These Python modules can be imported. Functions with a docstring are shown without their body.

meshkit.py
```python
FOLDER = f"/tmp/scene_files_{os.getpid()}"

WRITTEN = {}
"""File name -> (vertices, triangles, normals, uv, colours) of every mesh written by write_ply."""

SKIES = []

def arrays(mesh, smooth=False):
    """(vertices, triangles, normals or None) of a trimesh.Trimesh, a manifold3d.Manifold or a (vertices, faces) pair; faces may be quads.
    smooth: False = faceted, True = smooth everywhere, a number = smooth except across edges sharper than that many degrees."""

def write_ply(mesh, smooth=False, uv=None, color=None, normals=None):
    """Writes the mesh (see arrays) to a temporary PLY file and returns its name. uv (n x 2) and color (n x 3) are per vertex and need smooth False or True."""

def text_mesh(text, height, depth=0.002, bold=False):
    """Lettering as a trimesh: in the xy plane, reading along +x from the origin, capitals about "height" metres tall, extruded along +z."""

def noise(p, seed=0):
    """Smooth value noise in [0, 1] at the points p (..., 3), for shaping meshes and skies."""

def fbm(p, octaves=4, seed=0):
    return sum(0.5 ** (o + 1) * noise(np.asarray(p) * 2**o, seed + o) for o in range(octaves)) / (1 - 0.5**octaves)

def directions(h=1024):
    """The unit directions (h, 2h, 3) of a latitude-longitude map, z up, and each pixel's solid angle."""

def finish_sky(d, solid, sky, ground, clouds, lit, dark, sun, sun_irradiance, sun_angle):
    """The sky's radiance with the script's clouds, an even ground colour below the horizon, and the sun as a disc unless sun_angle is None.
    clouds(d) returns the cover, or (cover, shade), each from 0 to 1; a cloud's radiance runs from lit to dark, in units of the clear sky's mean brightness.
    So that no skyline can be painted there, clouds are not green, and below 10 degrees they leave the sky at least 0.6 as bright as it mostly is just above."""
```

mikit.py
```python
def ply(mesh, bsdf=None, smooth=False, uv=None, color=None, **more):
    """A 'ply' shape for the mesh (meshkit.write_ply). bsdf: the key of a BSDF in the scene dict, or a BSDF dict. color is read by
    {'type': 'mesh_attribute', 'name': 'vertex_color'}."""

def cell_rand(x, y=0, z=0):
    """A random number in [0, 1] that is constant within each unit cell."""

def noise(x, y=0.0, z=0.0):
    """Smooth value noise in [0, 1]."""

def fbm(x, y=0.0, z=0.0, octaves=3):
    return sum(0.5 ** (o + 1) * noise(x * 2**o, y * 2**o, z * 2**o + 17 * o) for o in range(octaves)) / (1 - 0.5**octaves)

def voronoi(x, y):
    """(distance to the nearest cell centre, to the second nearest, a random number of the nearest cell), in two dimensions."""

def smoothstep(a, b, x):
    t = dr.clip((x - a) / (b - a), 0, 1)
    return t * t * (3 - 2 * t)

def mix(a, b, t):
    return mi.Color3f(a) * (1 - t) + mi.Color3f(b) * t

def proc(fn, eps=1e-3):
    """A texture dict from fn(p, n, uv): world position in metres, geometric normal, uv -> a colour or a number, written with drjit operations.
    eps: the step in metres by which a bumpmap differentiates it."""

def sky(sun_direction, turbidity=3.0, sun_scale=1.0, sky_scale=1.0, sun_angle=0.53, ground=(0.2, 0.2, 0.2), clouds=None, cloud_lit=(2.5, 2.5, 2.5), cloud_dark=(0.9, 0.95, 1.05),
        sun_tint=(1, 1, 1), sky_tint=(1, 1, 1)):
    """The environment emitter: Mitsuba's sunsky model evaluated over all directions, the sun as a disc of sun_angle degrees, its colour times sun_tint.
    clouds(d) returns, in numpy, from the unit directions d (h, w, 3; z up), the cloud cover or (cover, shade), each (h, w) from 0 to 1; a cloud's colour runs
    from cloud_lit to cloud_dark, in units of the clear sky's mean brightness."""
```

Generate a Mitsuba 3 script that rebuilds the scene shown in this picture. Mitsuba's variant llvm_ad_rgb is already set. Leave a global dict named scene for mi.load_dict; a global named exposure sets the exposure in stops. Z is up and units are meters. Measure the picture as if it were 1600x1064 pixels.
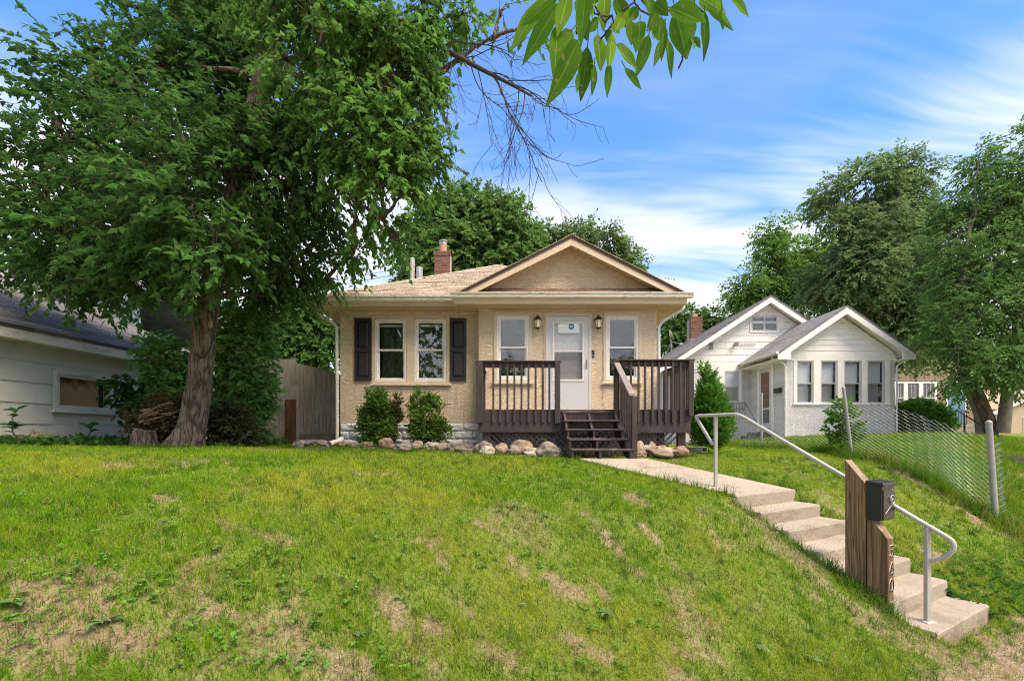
import math, random
import numpy as np, trimesh
import drjit as dr
import mitsuba as mi
import mikit, meshkit
from mikit import proc, noise, fbm, voronoi, cell_rand, smoothstep, mix
from shapely.geometry import Polygon, box as sbox
from scipy.interpolate import PchipInterpolator
from scipy.spatial import ConvexHull

T = mi.ScalarTransform4f
rng = np.random.default_rng(11)
random.seed(11)
scene, labels = {}, {}

# ------------------------------------------------------------------ camera, sky, exposure
F = 680.0                      # focal length in photograph pixels (1600 wide); the eye is the origin, y is depth, z is up
HOR = 683.0                    # the level line of the photograph
scene['camera'] = dict(type='perspective', fov=2 * math.degrees(math.atan(800 / F)), fov_axis='x', near_clip=0.05, far_clip=2000.0,
                       principal_point_offset_y=-(HOR - 532) / 1064,
                       to_world=T().look_at(origin=[0, 0, 0], target=[0, 1, 0], up=[0, 0, 1]))
SUN = np.array([0.40, -0.36, 0.843])


def clouds(d):
    x, y, z = d[..., 0], d[..., 1], np.maximum(d[..., 2], 1e-3)
    el = np.degrees(np.arcsin(np.clip(z, 0, 1)))
    u, v = x / (z + .07), y / (z + .07)              # a flat cloud layer, its streaks running across the view
    streak = np.stack([u * .75 + 3.3, v * 2.3 + 1.7, u * .05], -1)
    streak = streak + .5 * (meshkit.noise(streak * [1.6, 1.2, 1] + 7, 12)[..., None] - .5) * [.6, 1.0, 0]
    fine = meshkit.noise(streak * [7, 16, 1], 14) * .6 + meshkit.noise(streak * [17, 40, 1], 15) * .4
    n = 0.5 * meshkit.noise(streak * 1.0, 3) + 0.28 * meshkit.noise(streak * [2.0, 2.4, 1], 5) + 0.14 * meshkit.noise(streak * [4.4, 5.5, 1], 6) + .08 * meshkit.noise(streak * [9, 11, 1], 7)
    q = np.stack([x / (z + .3) * 1.2 + 4, y / (z + .3) * 1.2, z * 2], -1)
    b = 0.55 * meshkit.noise(q * 1.3, 8) + 0.3 * meshkit.noise(q * 3.3, 9) + .15 * meshkit.noise(q * 8, 10)
    low = np.clip((33 - el) / 18, 0, 1)
    n = n + .22 * (fine - .5) * np.clip((el - 12) / 14, 0, 1)
    c = 1.22 * low + 1.9 * (n - .53) * (.12 + .9 * np.clip((44 - el) / 24, 0, 1)) + .4 * (b - .45)
    c = np.clip(c, 0, 1)
    c = c * c * (3 - 2 * c)
    veil = .06 + .16 * np.clip((b - .42) * 2.2, 0, 1)
    cover = np.clip(veil + (1 - veil) * c, 0, .98)
    # broken cloud over the rest of the sky, thinner in front
    back = np.clip((.35 - y) / .8, 0, 1) * np.clip((b - .33) * 5, 0, 1) * .8
    cover = np.maximum(cover, back)
    shade = np.clip(.35 + .9 * (b - .5) + .35 * np.clip((12 - el) / 12, 0, 1), 0, 1)
    return cover, shade


scene['sky'] = mikit.sky(SUN, turbidity=2.4, sun_scale=0.60, sky_scale=1.0, sun_angle=32, sun_tint=(1.0, .975, .93), clouds=clouds, ground=(.16, .17, .1),
                         cloud_lit=(2.05, 2.07, 2.12), cloud_dark=(1.45, 1.53, 1.68), sky_tint=(.34, .76, 1.18))
exposure = 3.12

# ------------------------------------------------------------------ helpers
used = set()


def numbered(k):
    n, key = 0, k
    while key in used:
        n += 1
        key = f'{k}_{n:03d}'
    used.add(key)
    return key


def thing(name, label, cat, group=None):
    k = numbered(name)
    labels[k] = dict(label=label, category=cat)
    if group:
        labels[k]['group'] = group
    return k


def put(name, mesh, bsdf, parent=None, smooth=False, color=None, **more):
    k = numbered(parent + '__' + name if parent else name)
    scene[k] = mikit.ply(mesh, bsdf, smooth=smooth, color=color, **more)
    return k


def own(k, mesh, bsdf, smooth=False, color=None):
    scene[k] = mikit.ply(mesh, bsdf, smooth=smooth, color=color)
    return k


def again(name, shape, parent, m):
    k = numbered(parent + '__' + name)
    scene[k] = {**shape, 'to_world': m}
    return k


def P(px, py, Y):
    return np.array([(px - 800) / F * Y, Y, (HOR - py) / F * Y])


def XX(px, Y):
    return (px - 800) / F * Y


def ZZ(py, Y):
    return (HOR - py) / F * Y


def cat(*ms):
    ms = [m for g in ms for m in (g if isinstance(g, (list, tuple)) else [g])]
    return trimesh.util.concatenate(ms) if len(ms) > 1 else ms[0]


def bx(x0, x1, y0, y1, z0, z1, c=0.0):
    """A box, its edges chamfered by c."""
    x0, x1 = min(x0, x1), max(x0, x1)
    y0, y1 = min(y0, y1), max(y0, y1)
    z0, z1 = min(z0, z1), max(z0, z1)
    if c <= 0:
        m = trimesh.creation.box([x1 - x0, y1 - y0, z1 - z0])
        m.apply_translation([(x0 + x1) / 2, (y0 + y1) / 2, (z0 + z1) / 2])
        return m
    c = min(c, (x1 - x0) * .45, (y1 - y0) * .45, (z1 - z0) * .45)
    pts = []
    for a, sa in ((x0, 1), (x1, -1)):
        for b, sb in ((y0, 1), (y1, -1)):
            for d, sd in ((z0, 1), (z1, -1)):
                pts += [(a, b + sb * c, d + sd * c), (a + sa * c, b, d + sd * c), (a + sa * c, b + sb * c, d)]
    return hull(pts)


def hull(pts):
    return trimesh.Trimesh(np.array(pts, float)).convex_hull if False else trimesh.convex.convex_hull(np.array(pts, float))


def place(mesh, o, xdir):
    """Turns a mesh's own x axis to the level direction xdir and moves it to o."""
    m = mesh.copy()
    a = math.atan2(xdir[1], xdir[0])
    m.apply_transform(trimesh.transformations.rotation_matrix(a, [0, 0, 1]))
    m.apply_translation(o)
    return m


def wall_xz(poly, y0, y1):
    m = trimesh.creation.extrude_polygon(poly, y1 - y0, engine='earcut')
    v = m.vertices.copy()
    m.vertices = np.stack([v[:, 0], y1 - v[:, 2], v[:, 1]], 1)
    return m


def wall_yz(poly, x0, x1):
    """poly in (y, z)."""
    m = trimesh.creation.extrude_polygon(poly, x1 - x0, engine='earcut')
    v = m.vertices.copy()
    m.vertices = np.stack([x0 + v[:, 2], v[:, 0], v[:, 1]], 1)
    return m


def slab(poly3, t):
    """A convex flat polygon given thickness t downwards along its normal."""
    p = np.array(poly3, float)
    n = np.cross(p[1] - p[0], p[2] - p[0])
    n /= np.linalg.norm(n)
    if n[2] < 0:
        n = -n
    return hull(np.vstack([p, p - n * t]))


def tube(pts, rad, sides=6, cap=True):
    p = np.asarray(pts, float)
    r = np.broadcast_to(np.asarray(rad, float), (len(p),))
    t = np.gradient(p, axis=0)
    t /= np.linalg.norm(t, axis=1, keepdims=True) + 1e-12
    a = np.zeros_like(p)
    ref = np.array([0, 0, 1.0]) if abs(t[0, 2]) < .9 else np.array([1.0, 0, 0])
    for i in range(len(p)):
        ref = ref - t[i] * (ref @ t[i])
        ref /= np.linalg.norm(ref) + 1e-12
        a[i] = ref
    b = np.cross(t, a)
    ang = np.arange(sides) * 2 * np.pi / sides
    v = p[:, None] + r[:, None, None] * (np.cos(ang)[None, :, None] * a[:, None] + np.sin(ang)[None, :, None] * b[:, None])
    i, j = np.meshgrid(np.arange(len(p) - 1), np.arange(sides), indexing='ij')
    q = np.stack([i * sides + j, i * sides + (j + 1) % sides, (i + 1) * sides + (j + 1) % sides, (i + 1) * sides + j], -1).reshape(-1, 4)
    f = np.vstack([q[:, [0, 1, 2]], q[:, [0, 2, 3]]])
    v = v.reshape(-1, 3)
    if cap:
        n = len(v)
        v = np.vstack([v, p[:1], p[-1:]])
        j = np.arange(sides)
        f = np.vstack([f, np.stack([np.full(sides, n), (j + 1) % sides, j], 1), np.stack([np.full(sides, n + 1), n - sides + j, n - sides + (j + 1) % sides], 1)])
    return trimesh.Trimesh(v, f, process=False)


def round_path(pts, r, n=6):
    """A polyline with its corners rounded to radius about r."""
    p = [np.array(q, float) for q in pts]
    out = [p[0]]
    for i in range(1, len(p) - 1):
        a, b = p[i - 1] - p[i], p[i + 1] - p[i]
        la, lb = np.linalg.norm(a), np.linalg.norm(b)
        k = min(r, la * .45, lb * .45)
        s, e = p[i] + a / la * k, p[i] + b / lb * k
        for u in np.linspace(0, 1, n):
            out.append((1 - u) ** 2 * s + 2 * u * (1 - u) * p[i] + u * u * e)
    out.append(p[-1])
    return np.array(out)


def rock(c, r, seed, sub=3):
    m = trimesh.creation.icosphere(subdivisions=sub, radius=1.0)
    v = m.vertices
    n = meshkit.noise(v * 1.1 + seed * 7.7, seed) - .5 - .55 * (np.abs(meshkit.noise(v * 1.7 + seed * 3.1, seed + 1) - .5) * 2 - .3) + .16 * (meshkit.noise(v * 7 + seed, seed + 2) - .5)
    v = v * (1 + .62 * n)[:, None]
    v[:, 2] = np.maximum(v[:, 2], -.62)
    a = seed * 1.7
    v = v * np.array(r)
    v = v @ np.array([[math.cos(a), math.sin(a), 0], [-math.sin(a), math.cos(a), 0], [0, 0, 1]]) if abs(r[0] - r[1]) < .02 else v
    m.vertices = v + np.array(c)
    return m


# ------------------------------------------------------------------ terrain
TH = math.radians(29)
D = np.array([math.sin(TH), -math.cos(TH)])          # down the steps, towards the street
Wd = np.array([math.cos(TH), math.sin(TH)])          # along the street, to the right
R0 = np.array([3.65, 5.60])
SW, TREAD, RISE, ZL = 1.217, 0.288, 0.15, -0.675
L0 = R0 - SW * Wd
_drop = PchipInterpolator([-400, -9, -5.7, -4.5, -3.12, -2.5, -1.39, -1.0, -.6, 1, 2.9, 400], [0, 0, 0.0, .085, .35, .68, 1.255, 1.36, 1.385, 1.40, 1.42, 1.45])


def drop(s):
    return _drop(np.clip(s, -399, 399))


def ground(x, y):
    x, y = np.asarray(x, float), np.asarray(y, float)
    s = D[0] * x + D[1] * y
    pl = np.interp(x, [-30, -9, -5.5, 1, 5.6, 8.5, 12, 30], [.0, -.13, -.19, -.37, -.38, -.27, .0, .2])
    k = np.clip((s + 2.2) / 2.5, 0, 1)
    pl = pl * (1 - k) + (-.36) * k
    p = np.stack([x, y, x * 0], -1)
    q = np.stack([x * Wd[0] + y * Wd[1], (x * D[0] + y * D[1]) * .45, x * 0], -1)
    b = .07 * (meshkit.noise(p * 1.1, 21) - .5) + .07 * (meshkit.noise(q * 2.6, 22) - .5) + .025 * (meshkit.noise(p * 6.5, 23) - .5)
    b = b * np.clip((-1.0 - s) / .5, .15, 1)
    # beside and under the steps
    t = (x - L0[0]) * D[0] + (y - L0[1]) * D[1]
    w = (x - L0[0]) * Wd[0] + (y - L0[1]) * Wd[1]
    z = pl - drop(s) + b
    inside = (w > .03) & (w < SW - .03) & (t > -.1) & (t < 6.3 * TREAD)
    zi = ZL - .19 - t * RISE / TREAD - .06
    z = np.where(inside, np.minimum(z, zi), z)
    # beside the steps the bank follows the treads
    near = np.exp(-np.square(np.clip(np.maximum(-w, w - SW), 0, 9) / .35)) * (t > -.6) * (t < 6.2 * TREAD) * np.clip((t + .6) / .6, 0, 1) * np.clip((6.2 * TREAD - t) / .25, 0, 1) * ~inside
    zb = ZL - np.maximum(t, 0) * RISE / TREAD - np.where(w < 0, .075, .105)
    z = z * (1 - near) + zb * near + near * b * .5
    # the bed of the walkway
    u = np.clip(((x - 1.64) * 1.478 + (y - 7.12) * -1.815) / (1.478 ** 2 + 1.815 ** 2), 0, 1)
    ax_, bx2 = 1.08 + (2.586 - 1.08) * u, 2.2 + (3.65 - 2.2) * u
    ay_, by2 = 7.12 + (5.01 - 7.12) * u, 7.12 + (5.60 - 7.12) * u
    hw = np.hypot(bx2 - ax_, by2 - ay_) / 2
    side = np.abs((x - (ax_ + bx2) / 2) * (bx2 - ax_) + (y - (ay_ + by2) / 2) * (by2 - ay_)) / (2 * hw)
    zw = -.345 + (ZL + .345) * u
    k = np.clip((hw + .75 - side) / .7, 0, 1) * (y > 4.9) * (t < 0)
    k = k * k * (3 - 2 * k)
    z = z * (1 - k) + (zw - .035 + .4 * b) * k
    return np.where((side < hw - .02) & (t < 0) & (y > 4.9) & (y < 7.1), zw - .12, z)


def hit(px, py):
    """The point of the ground under a direction of the photograph."""
    Ys = np.concatenate([np.arange(.8, 12, .01), np.arange(12, 80, .1)])
    X, Z = XX(px, Ys), ZZ(py, Ys)
    k = np.argmax(Z < ground(X, Ys))
    return np.array([X[k], Ys[k], float(ground(X[k], Ys[k]))])


# ------------------------------------------------------------------ materials
def pr(color, rough=.6, spec=.4, two=True, **kw):
    c = color if isinstance(color, dict) else {'type': 'rgb', 'value': list(color)}
    b = dict(type='principled', base_color=c, roughness=rough, specular=spec, **kw)
    return {'type': 'twosided', 'b': b} if two else b


def bump(b, fn, scale, eps=2e-3):
    inner = b['b'] if b['type'] == 'twosided' else b
    return {'type': 'twosided', 'b': {'type': 'bumpmap', 'tex': proc(fn, eps), 'scale': scale, 'bsdf': inner}}


def stucco_h(p, n, uv):
    wx = 1.6 * noise(p.x * 7, p.y * 7, p.z * 9)
    a = dr.abs(noise(p.x * 13 + wx, p.y * 13, p.z * 30 + 2 * wx) - .5) * 2
    b = dr.abs(noise(p.x * 26 + 5 + wx, p.y * 26, p.z * 52) - .5) * 2
    c = noise(p.x * 80, p.y * 80, p.z * 95)
    return smoothstep(.05, .5, a) * .5 + smoothstep(.05, .55, b) * .35 + c * .15


def stucco_c(p, n, uv):
    h = stucco_h(p, n, uv)
    g = fbm(p.x * 1.1, p.y, p.z * .9, 3)
    c = mix((.60, .49, .35), (.76, .635, .475), smoothstep(.1, .85, h))
    stain = smoothstep(.55, .8, noise(p.x * 9, 3, p.z * 1.2)) * smoothstep(.55, .95, g)
    # a dark dribble below the door bell
    d = smoothstep(.07, .0, dr.abs(p.x - 2.0 - .03 * noise(p.z * 7, 1))) * smoothstep(1.55, 1.35, p.z) * smoothstep(.5, .8, p.z) * smoothstep(.3, .75, noise(p.x * 60, p.z * 14)) * smoothstep(9.7, 9.66, p.y)
    c = c * (.9 + .16 * g)
    c = mix(c, (.42, .30, .19), stain * .35)
    splash = smoothstep(.75, .3, p.z + .35 * fbm(p.x * 3, p.y * 3, 2, 3)) * smoothstep(.3, .75, fbm(p.x * 11, p.y * 11, p.z * 11, 3))
    c = mix(c, (.33, .27, .2), splash * .55)
    drip = smoothstep(.56, .80, noise(p.x * 22, p.y * 4, p.z * .6)) * smoothstep(1.2, 1.1, p.z) * smoothstep(.35, 1.0, p.z)
    c = mix(c, (.36, .29, .215), drip * .5)
    return mix(c, (.16, .12, .09), d * .6)


scene['stucco'] = bump(pr(proc(stucco_c), .85, .2), stucco_h, .026)


def mk_wood(a, b, ax='z', f=42.0, rough=.75, dirt=None):
    def fn(p, n, uv):
        q = {'x': (p.y, p.z, p.x), 'y': (p.x, p.z, p.y), 'z': (p.x, p.y, p.z)}[ax]
        g = fbm(q[0] * f, q[1] * f, q[2] * 2.2, 3)
        l = fbm(q[0] * 5, q[1] * 5, q[2] * 1.1, 2)
        c = mix(a, b, smoothstep(.25, .75, .65 * g + .35 * l))
        if dirt is not None:
            c = mix(c, dirt, smoothstep(.5, .85, fbm(p.x * 3 + 4, p.y * 3, p.z * 3, 3)) * .75)
        return c
    return fn


scene['deck_paint'] = pr(proc(mk_wood((.030, .022, .022), (.056, .042, .041), 'z', 30, dirt=(.08, .063, .06))), .55, .35)


def tread_c(p, n, uv):
    c = mk_wood((.05, .038, .038), (.085, .066, .064), 'x', 30)(p, n, uv)
    wear = smoothstep(.52, .7, fbm(p.x * 9, p.y * 30, p.z * 30, 3)) * smoothstep(.3, .9, n.z * .5 + .5)
    return mix(c, (.3, .25, .22), wear * .75)


scene['tread_paint'] = pr(proc(tread_c), .6, .3)
scene['rail_cap'] = pr(proc(lambda p, n, uv: mix((.16, .125, .12), (.30, .26, .25), fbm(p.x * 20, p.y * 4, p.z * 6, 3))), .5, .4)
scene['white_paint'] = pr(proc(lambda p, n, uv: mix((.50, .51, .525), (.56, .57, .585), fbm(p.x * 4, p.y * 4, p.z * 4, 3))), .42, .4)
scene['vinyl'] = pr((.68, .675, .65), .35, .45)


def gutter_c(p, n, uv):
    g = fbm(p.x * 8, p.y * 8, p.z * 30, 3)
    return mix((.72, .69, .62), (.36, .31, .24), smoothstep(.56, .8, g) * .7)


scene['gutter_metal'] = pr(proc(gutter_c), .4, .5)
scene['tan_trim'] = pr(proc(lambda p, n, uv: mix((.53, .44, .32), (.61, .515, .385), fbm(p.x * 3, p.y * 3, p.z * 8, 3))), .55, .35)
scene['soffit_tan'] = pr((.55, .42, .27), .7, .2)
scene['black_vinyl'] = pr(proc(lambda p, n, uv: mix((.018, .018, .021), (.028, .028, .031), noise(p.x * 40, p.y * 40, p.z * 3))), .42, .4)
scene['black_metal'] = pr((.016, .016, .017), .35, .5)
scene['black_plastic'] = pr((.02, .02, .02), .5, .4)
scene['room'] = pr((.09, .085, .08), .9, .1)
scene['glass'] = dict(type='thindielectric', int_ior=1.8)
scene['old_glass'] = dict(type='thindielectric', int_ior=1.55)


def shingle(a, b, c3):
    def fn(p, n, uv):
        r = cell_rand(dr.floor(p.x * 3.1 + p.z * 7.13), dr.floor(p.z * 12.0), dr.floor(p.y * 1.3))
        g = noise(p.x * 120, p.y * 120, p.z * 120)
        l = fbm(p.x * .8, p.y * .8, p.z * .8, 2)
        c = mix(a, b, r)
        c = mix(c, c3, smoothstep(.66, .95, cell_rand(dr.floor(p.x * 3.1 + 5), dr.floor(p.z * 12), 4.0)) * .6)
        return c * (.72 + .5 * g) * (.85 + .3 * l)
    return fn


scene['tan_shingle'] = pr(proc(shingle((.30, .225, .155), (.38, .29, .205), (.24, .165, .11))), .9, .15)


def tab(a):
    return pr(proc(lambda p, n, uv: mi.Color3f(a) * (.80 + .2 * noise(p.x * 90, p.y * 90, p.z * 90) + .22 * fbm(p.x * .9, p.y * .9, p.z * 2, 2))), .9, .15)


TABS = ['shingle_sand', 'shingle_tan', 'shingle_clay', 'shingle_brown']
for k_, a_ in zip(TABS, ((.375, .33, .27), (.315, .27, .215), (.27, .225, .172), (.21, .17, .13))):
    scene[k_] = tab(a_)
scene['dark_shingle'] = pr(proc(shingle((.085, .082, .082), (.145, .14, .138), (.065, .062, .062))), .9, .15)
scene['grey_shingle'] = pr(proc(shingle((.17, .17, .175), (.25, .25, .25), (.14, .13, .13))), .9, .15)
scene['brown_shingle'] = pr(proc(shingle((.15, .1, .075), (.23, .16, .115), (.1, .075, .06))), .9, .15)
scene['felt_edge'] = pr((.075, .06, .05), .9, .1)


def block_c(p, n, uv):
    g = fbm(p.x * 9, p.y * 9, p.z * 16, 3)
    return mix((.46, .48, .50), (.70, .715, .73), g) * (.85 + .3 * noise(p.x * 70, p.y * 70, p.z * 70))


scene['block'] = pr(proc(block_c), .85, .2)


def brick_c(p, n, uv):
    r = cell_rand(dr.floor(p.x * 5), dr.floor(p.y * 5), dr.floor(p.z * 14))
    return mix((.15, .075, .06), (.25, .14, .11), r) * (.75 + .45 * noise(p.x * 50, p.y * 50, p.z * 50))


scene['brick'] = pr(proc(brick_c), .9, .15)
scene['mortar'] = pr((.36, .32, .28), .95, .1)
scene['clay'] = pr(proc(lambda p, n, uv: mix((.38, .2, .13), (.5, .3, .2), fbm(p.x * 20, p.y * 20, p.z * 20, 2))), .8, .2)


def pbrick_c(p, n, uv):
    h = pbrick_h(p, n, uv)
    return mix((.42, .42, .44), (.57, .575, .60), h) * (.86 + .28 * fbm(p.x * 3, p.y * 3, p.z * 5, 3))


def pbrick_h(p, n, uv):
    u = p.x + p.y
    row = dr.floor(p.z / .075)
    fz = p.z / .075 - row
    uu = u / .22 + .5 * (row - 2 * dr.floor(row / 2))
    fu = uu - dr.floor(uu)
    return smoothstep(0, .14, fz) * smoothstep(1, .86, fz) * smoothstep(0, .06, fu) * smoothstep(1, .94, fu)


scene['painted_brick'] = bump(pr(proc(pbrick_c), .7, .3), pbrick_h, .008, 3e-3)
scene['white_siding'] = pr(proc(lambda p, n, uv: mix((.75, .745, .72), (.82, .815, .795), fbm(p.x * .7, p.y * .7, p.z * 6, 3))), .5, .3)
scene['garage_siding'] = pr(proc(lambda p, n, uv: mix(mix((.36, .375, .33), (.45, .465, .415), fbm(p.x * 1.3, p.y * 1.3, p.z * 4, 3)), (.24, .26, .2), smoothstep(.55, .85, fbm(p.y * 2.5, p.x, p.z * 1.2, 3)) * .55)), .6, .3)
scene['garage_trim'] = pr(proc(lambda p, n, uv: mix((.50, .50, .44), (.36, .36, .3), smoothstep(.45, .8, fbm(p.x * 5, p.y * 5, p.z * 9, 3)))), .65, .25)
scene['plywood'] = pr(proc(lambda p, n, uv: mix((.32, .2, .1), (.09, .05, .03), smoothstep(.45, .7, fbm(p.y * 4, p.x * 4, p.z * 2.6, 4)))), .8, .2)
scene['tan_siding'] = pr(proc(lambda p, n, uv: mix((.20, .165, .115), (.26, .215, .15), fbm(p.x, p.y, p.z * 5, 2))), .6, .3)
scene['beige_siding'] = pr((.46, .37, .26), .6, .3)
scene['blue_paint'] = pr((.10, .21, .31), .45, .4)
scene['blue_siding'] = pr((.15, .20, .25), .6, .3)
scene['curtain'] = pr((.50, .54, .60), .9, .1)
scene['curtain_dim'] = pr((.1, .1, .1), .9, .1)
scene['screen_mesh'] = dict(type='mask', opacity=.46, b=pr((.13, .13, .13), .8, .2))
scene['curtain_grey'] = pr((.30, .31, .32), .9, .1)


def conc_c(p, n, uv):
    g = fbm(p.x * 2.2, p.y * 2.2, p.z * 2.2, 4)
    f = noise(p.x * 160, p.y * 160, p.z * 160)
    c = mix((.245, .212, .168), (.34, .298, .243), g) * (.90 + .2 * f)
    st = smoothstep(.5, .78, fbm(p.x * 4 + 3, p.y * 4, p.z * 9, 4))
    c = mix(c, (.17, .135, .1), st * .55)
    return c



def conc_h(p, n, uv):
    return fbm(p.x * 30, p.y * 30, p.z * 30, 3) + .5 * noise(p.x * 170, p.y * 170, p.z * 170)


scene['concrete'] = bump(pr(proc(conc_c), .88, .2), conc_h, .006)
scene['asphalt'] = pr(proc(lambda p, n, uv: mix((.04, .04, .042), (.075, .073, .07), noise(p.x * 60, p.y * 60))), .9, .2)
scene['galvanised'] = pr(proc(lambda p, n, uv: mix((.26, .27, .27), (.42, .43, .43), fbm(p.x * 14, p.y * 14, p.z * 9, 3))), .42, .5, metallic=.35)
scene['wire'] = pr((.42, .43, .43), .4, .5)
scene['rail_paint'] = pr(proc(lambda p, n, uv: mix((.34, .34, .31), (.44, .435, .405), fbm(p.x * 9, p.y * 9, p.z * 9, 3))), .38, .5)
scene['old_board'] = pr(proc(mk_wood((.26, .235, .21), (.48, .44, .40), 'z', 45, dirt=(.22, .19, .165))), .85, .15)
scene['old_board_brown'] = pr(proc(mk_wood((.25, .205, .155), (.44, .385, .315), 'z', 45, dirt=(.2, .16, .12))), .85, .15)
scene['red_board'] = pr(proc(mk_wood((.10, .045, .025), (.19, .09, .05), 'z', 40)), .8, .2)


def timber_c(p, n, uv):
    w = p.x * D[0] + p.y * D[1]
    v = p.x * Wd[0] + p.y * Wd[1]
    warp = fbm(w * 3.5, v * 3, p.z * 1.6, 2) * .3
    g = fbm((w + warp * .12) * 105, v * 80, p.z * 1.6, 2)
    g2 = fbm(w * 260, v * 220, p.z * 9, 2)
    c = mix((.085, .048, .024), (.30, .195, .105), smoothstep(.25, .8, g * .75 + g2 * .3))
    grey = smoothstep(.4, .8, n.z)
    c = mix(c, (.34, .29, .24), grey * .8)
    c = mix(c, (.05, .032, .02), smoothstep(.025, .008, dr.abs(noise(w * 34 + warp, v * 30, p.z * .8) - .5)) * .8)
    return mix(c, (.07, .045, .028), smoothstep(.55, .75, noise(w * 16, v * 9, p.z * .9)) * .5)


scene['timber'] = pr(proc(timber_c), .75, .25)


def bark_h(p, n, uv):
    w = 1.3 * noise(p.x * 6, p.y * 6, p.z * 5)
    a = dr.abs(noise(p.x * 24 + w, p.y * 24 + w, p.z * 2.6) - .5) * 2
    b = dr.abs(noise(p.x * 47 + w, p.y * 47, p.z * 7) - .5) * 2
    return smoothstep(.0, .45, a) * .5 + smoothstep(.0, .5, b) * .3 + fbm(p.x * 70, p.y * 70, p.z * 30, 2) * .25


def bark(a, b):
    return lambda p, n, uv: mix(a, b, smoothstep(.15, .95, bark_h(p, n, uv))) * (.8 + .4 * fbm(p.x * 3, p.y * 3, p.z * 1.5, 2))


scene['bark'] = bump(pr(proc(bark((.07, .052, .04), (.215, .168, .13))), .9, .1), bark_h, .035, 4e-3)
scene['pale_bark'] = pr(proc(lambda p, n, uv: mix((.13, .11, .095), (.28, .25, .225), fbm(p.x * 9, p.y * 9, p.z * 5, 3))), .85, .15)
scene['twig'] = pr((.072, .062, .053), .9, .1)
scene['dry_twig'] = pr((.30, .21, .125), .9, .1)
VC = {'type': 'mesh_attribute', 'name': 'vertex_color'}
scene['leaf'] = dict(type='principledthin', base_color=VC, roughness=.45, spec_trans=0.0, diff_trans=.95, eta=1.45)


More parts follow.
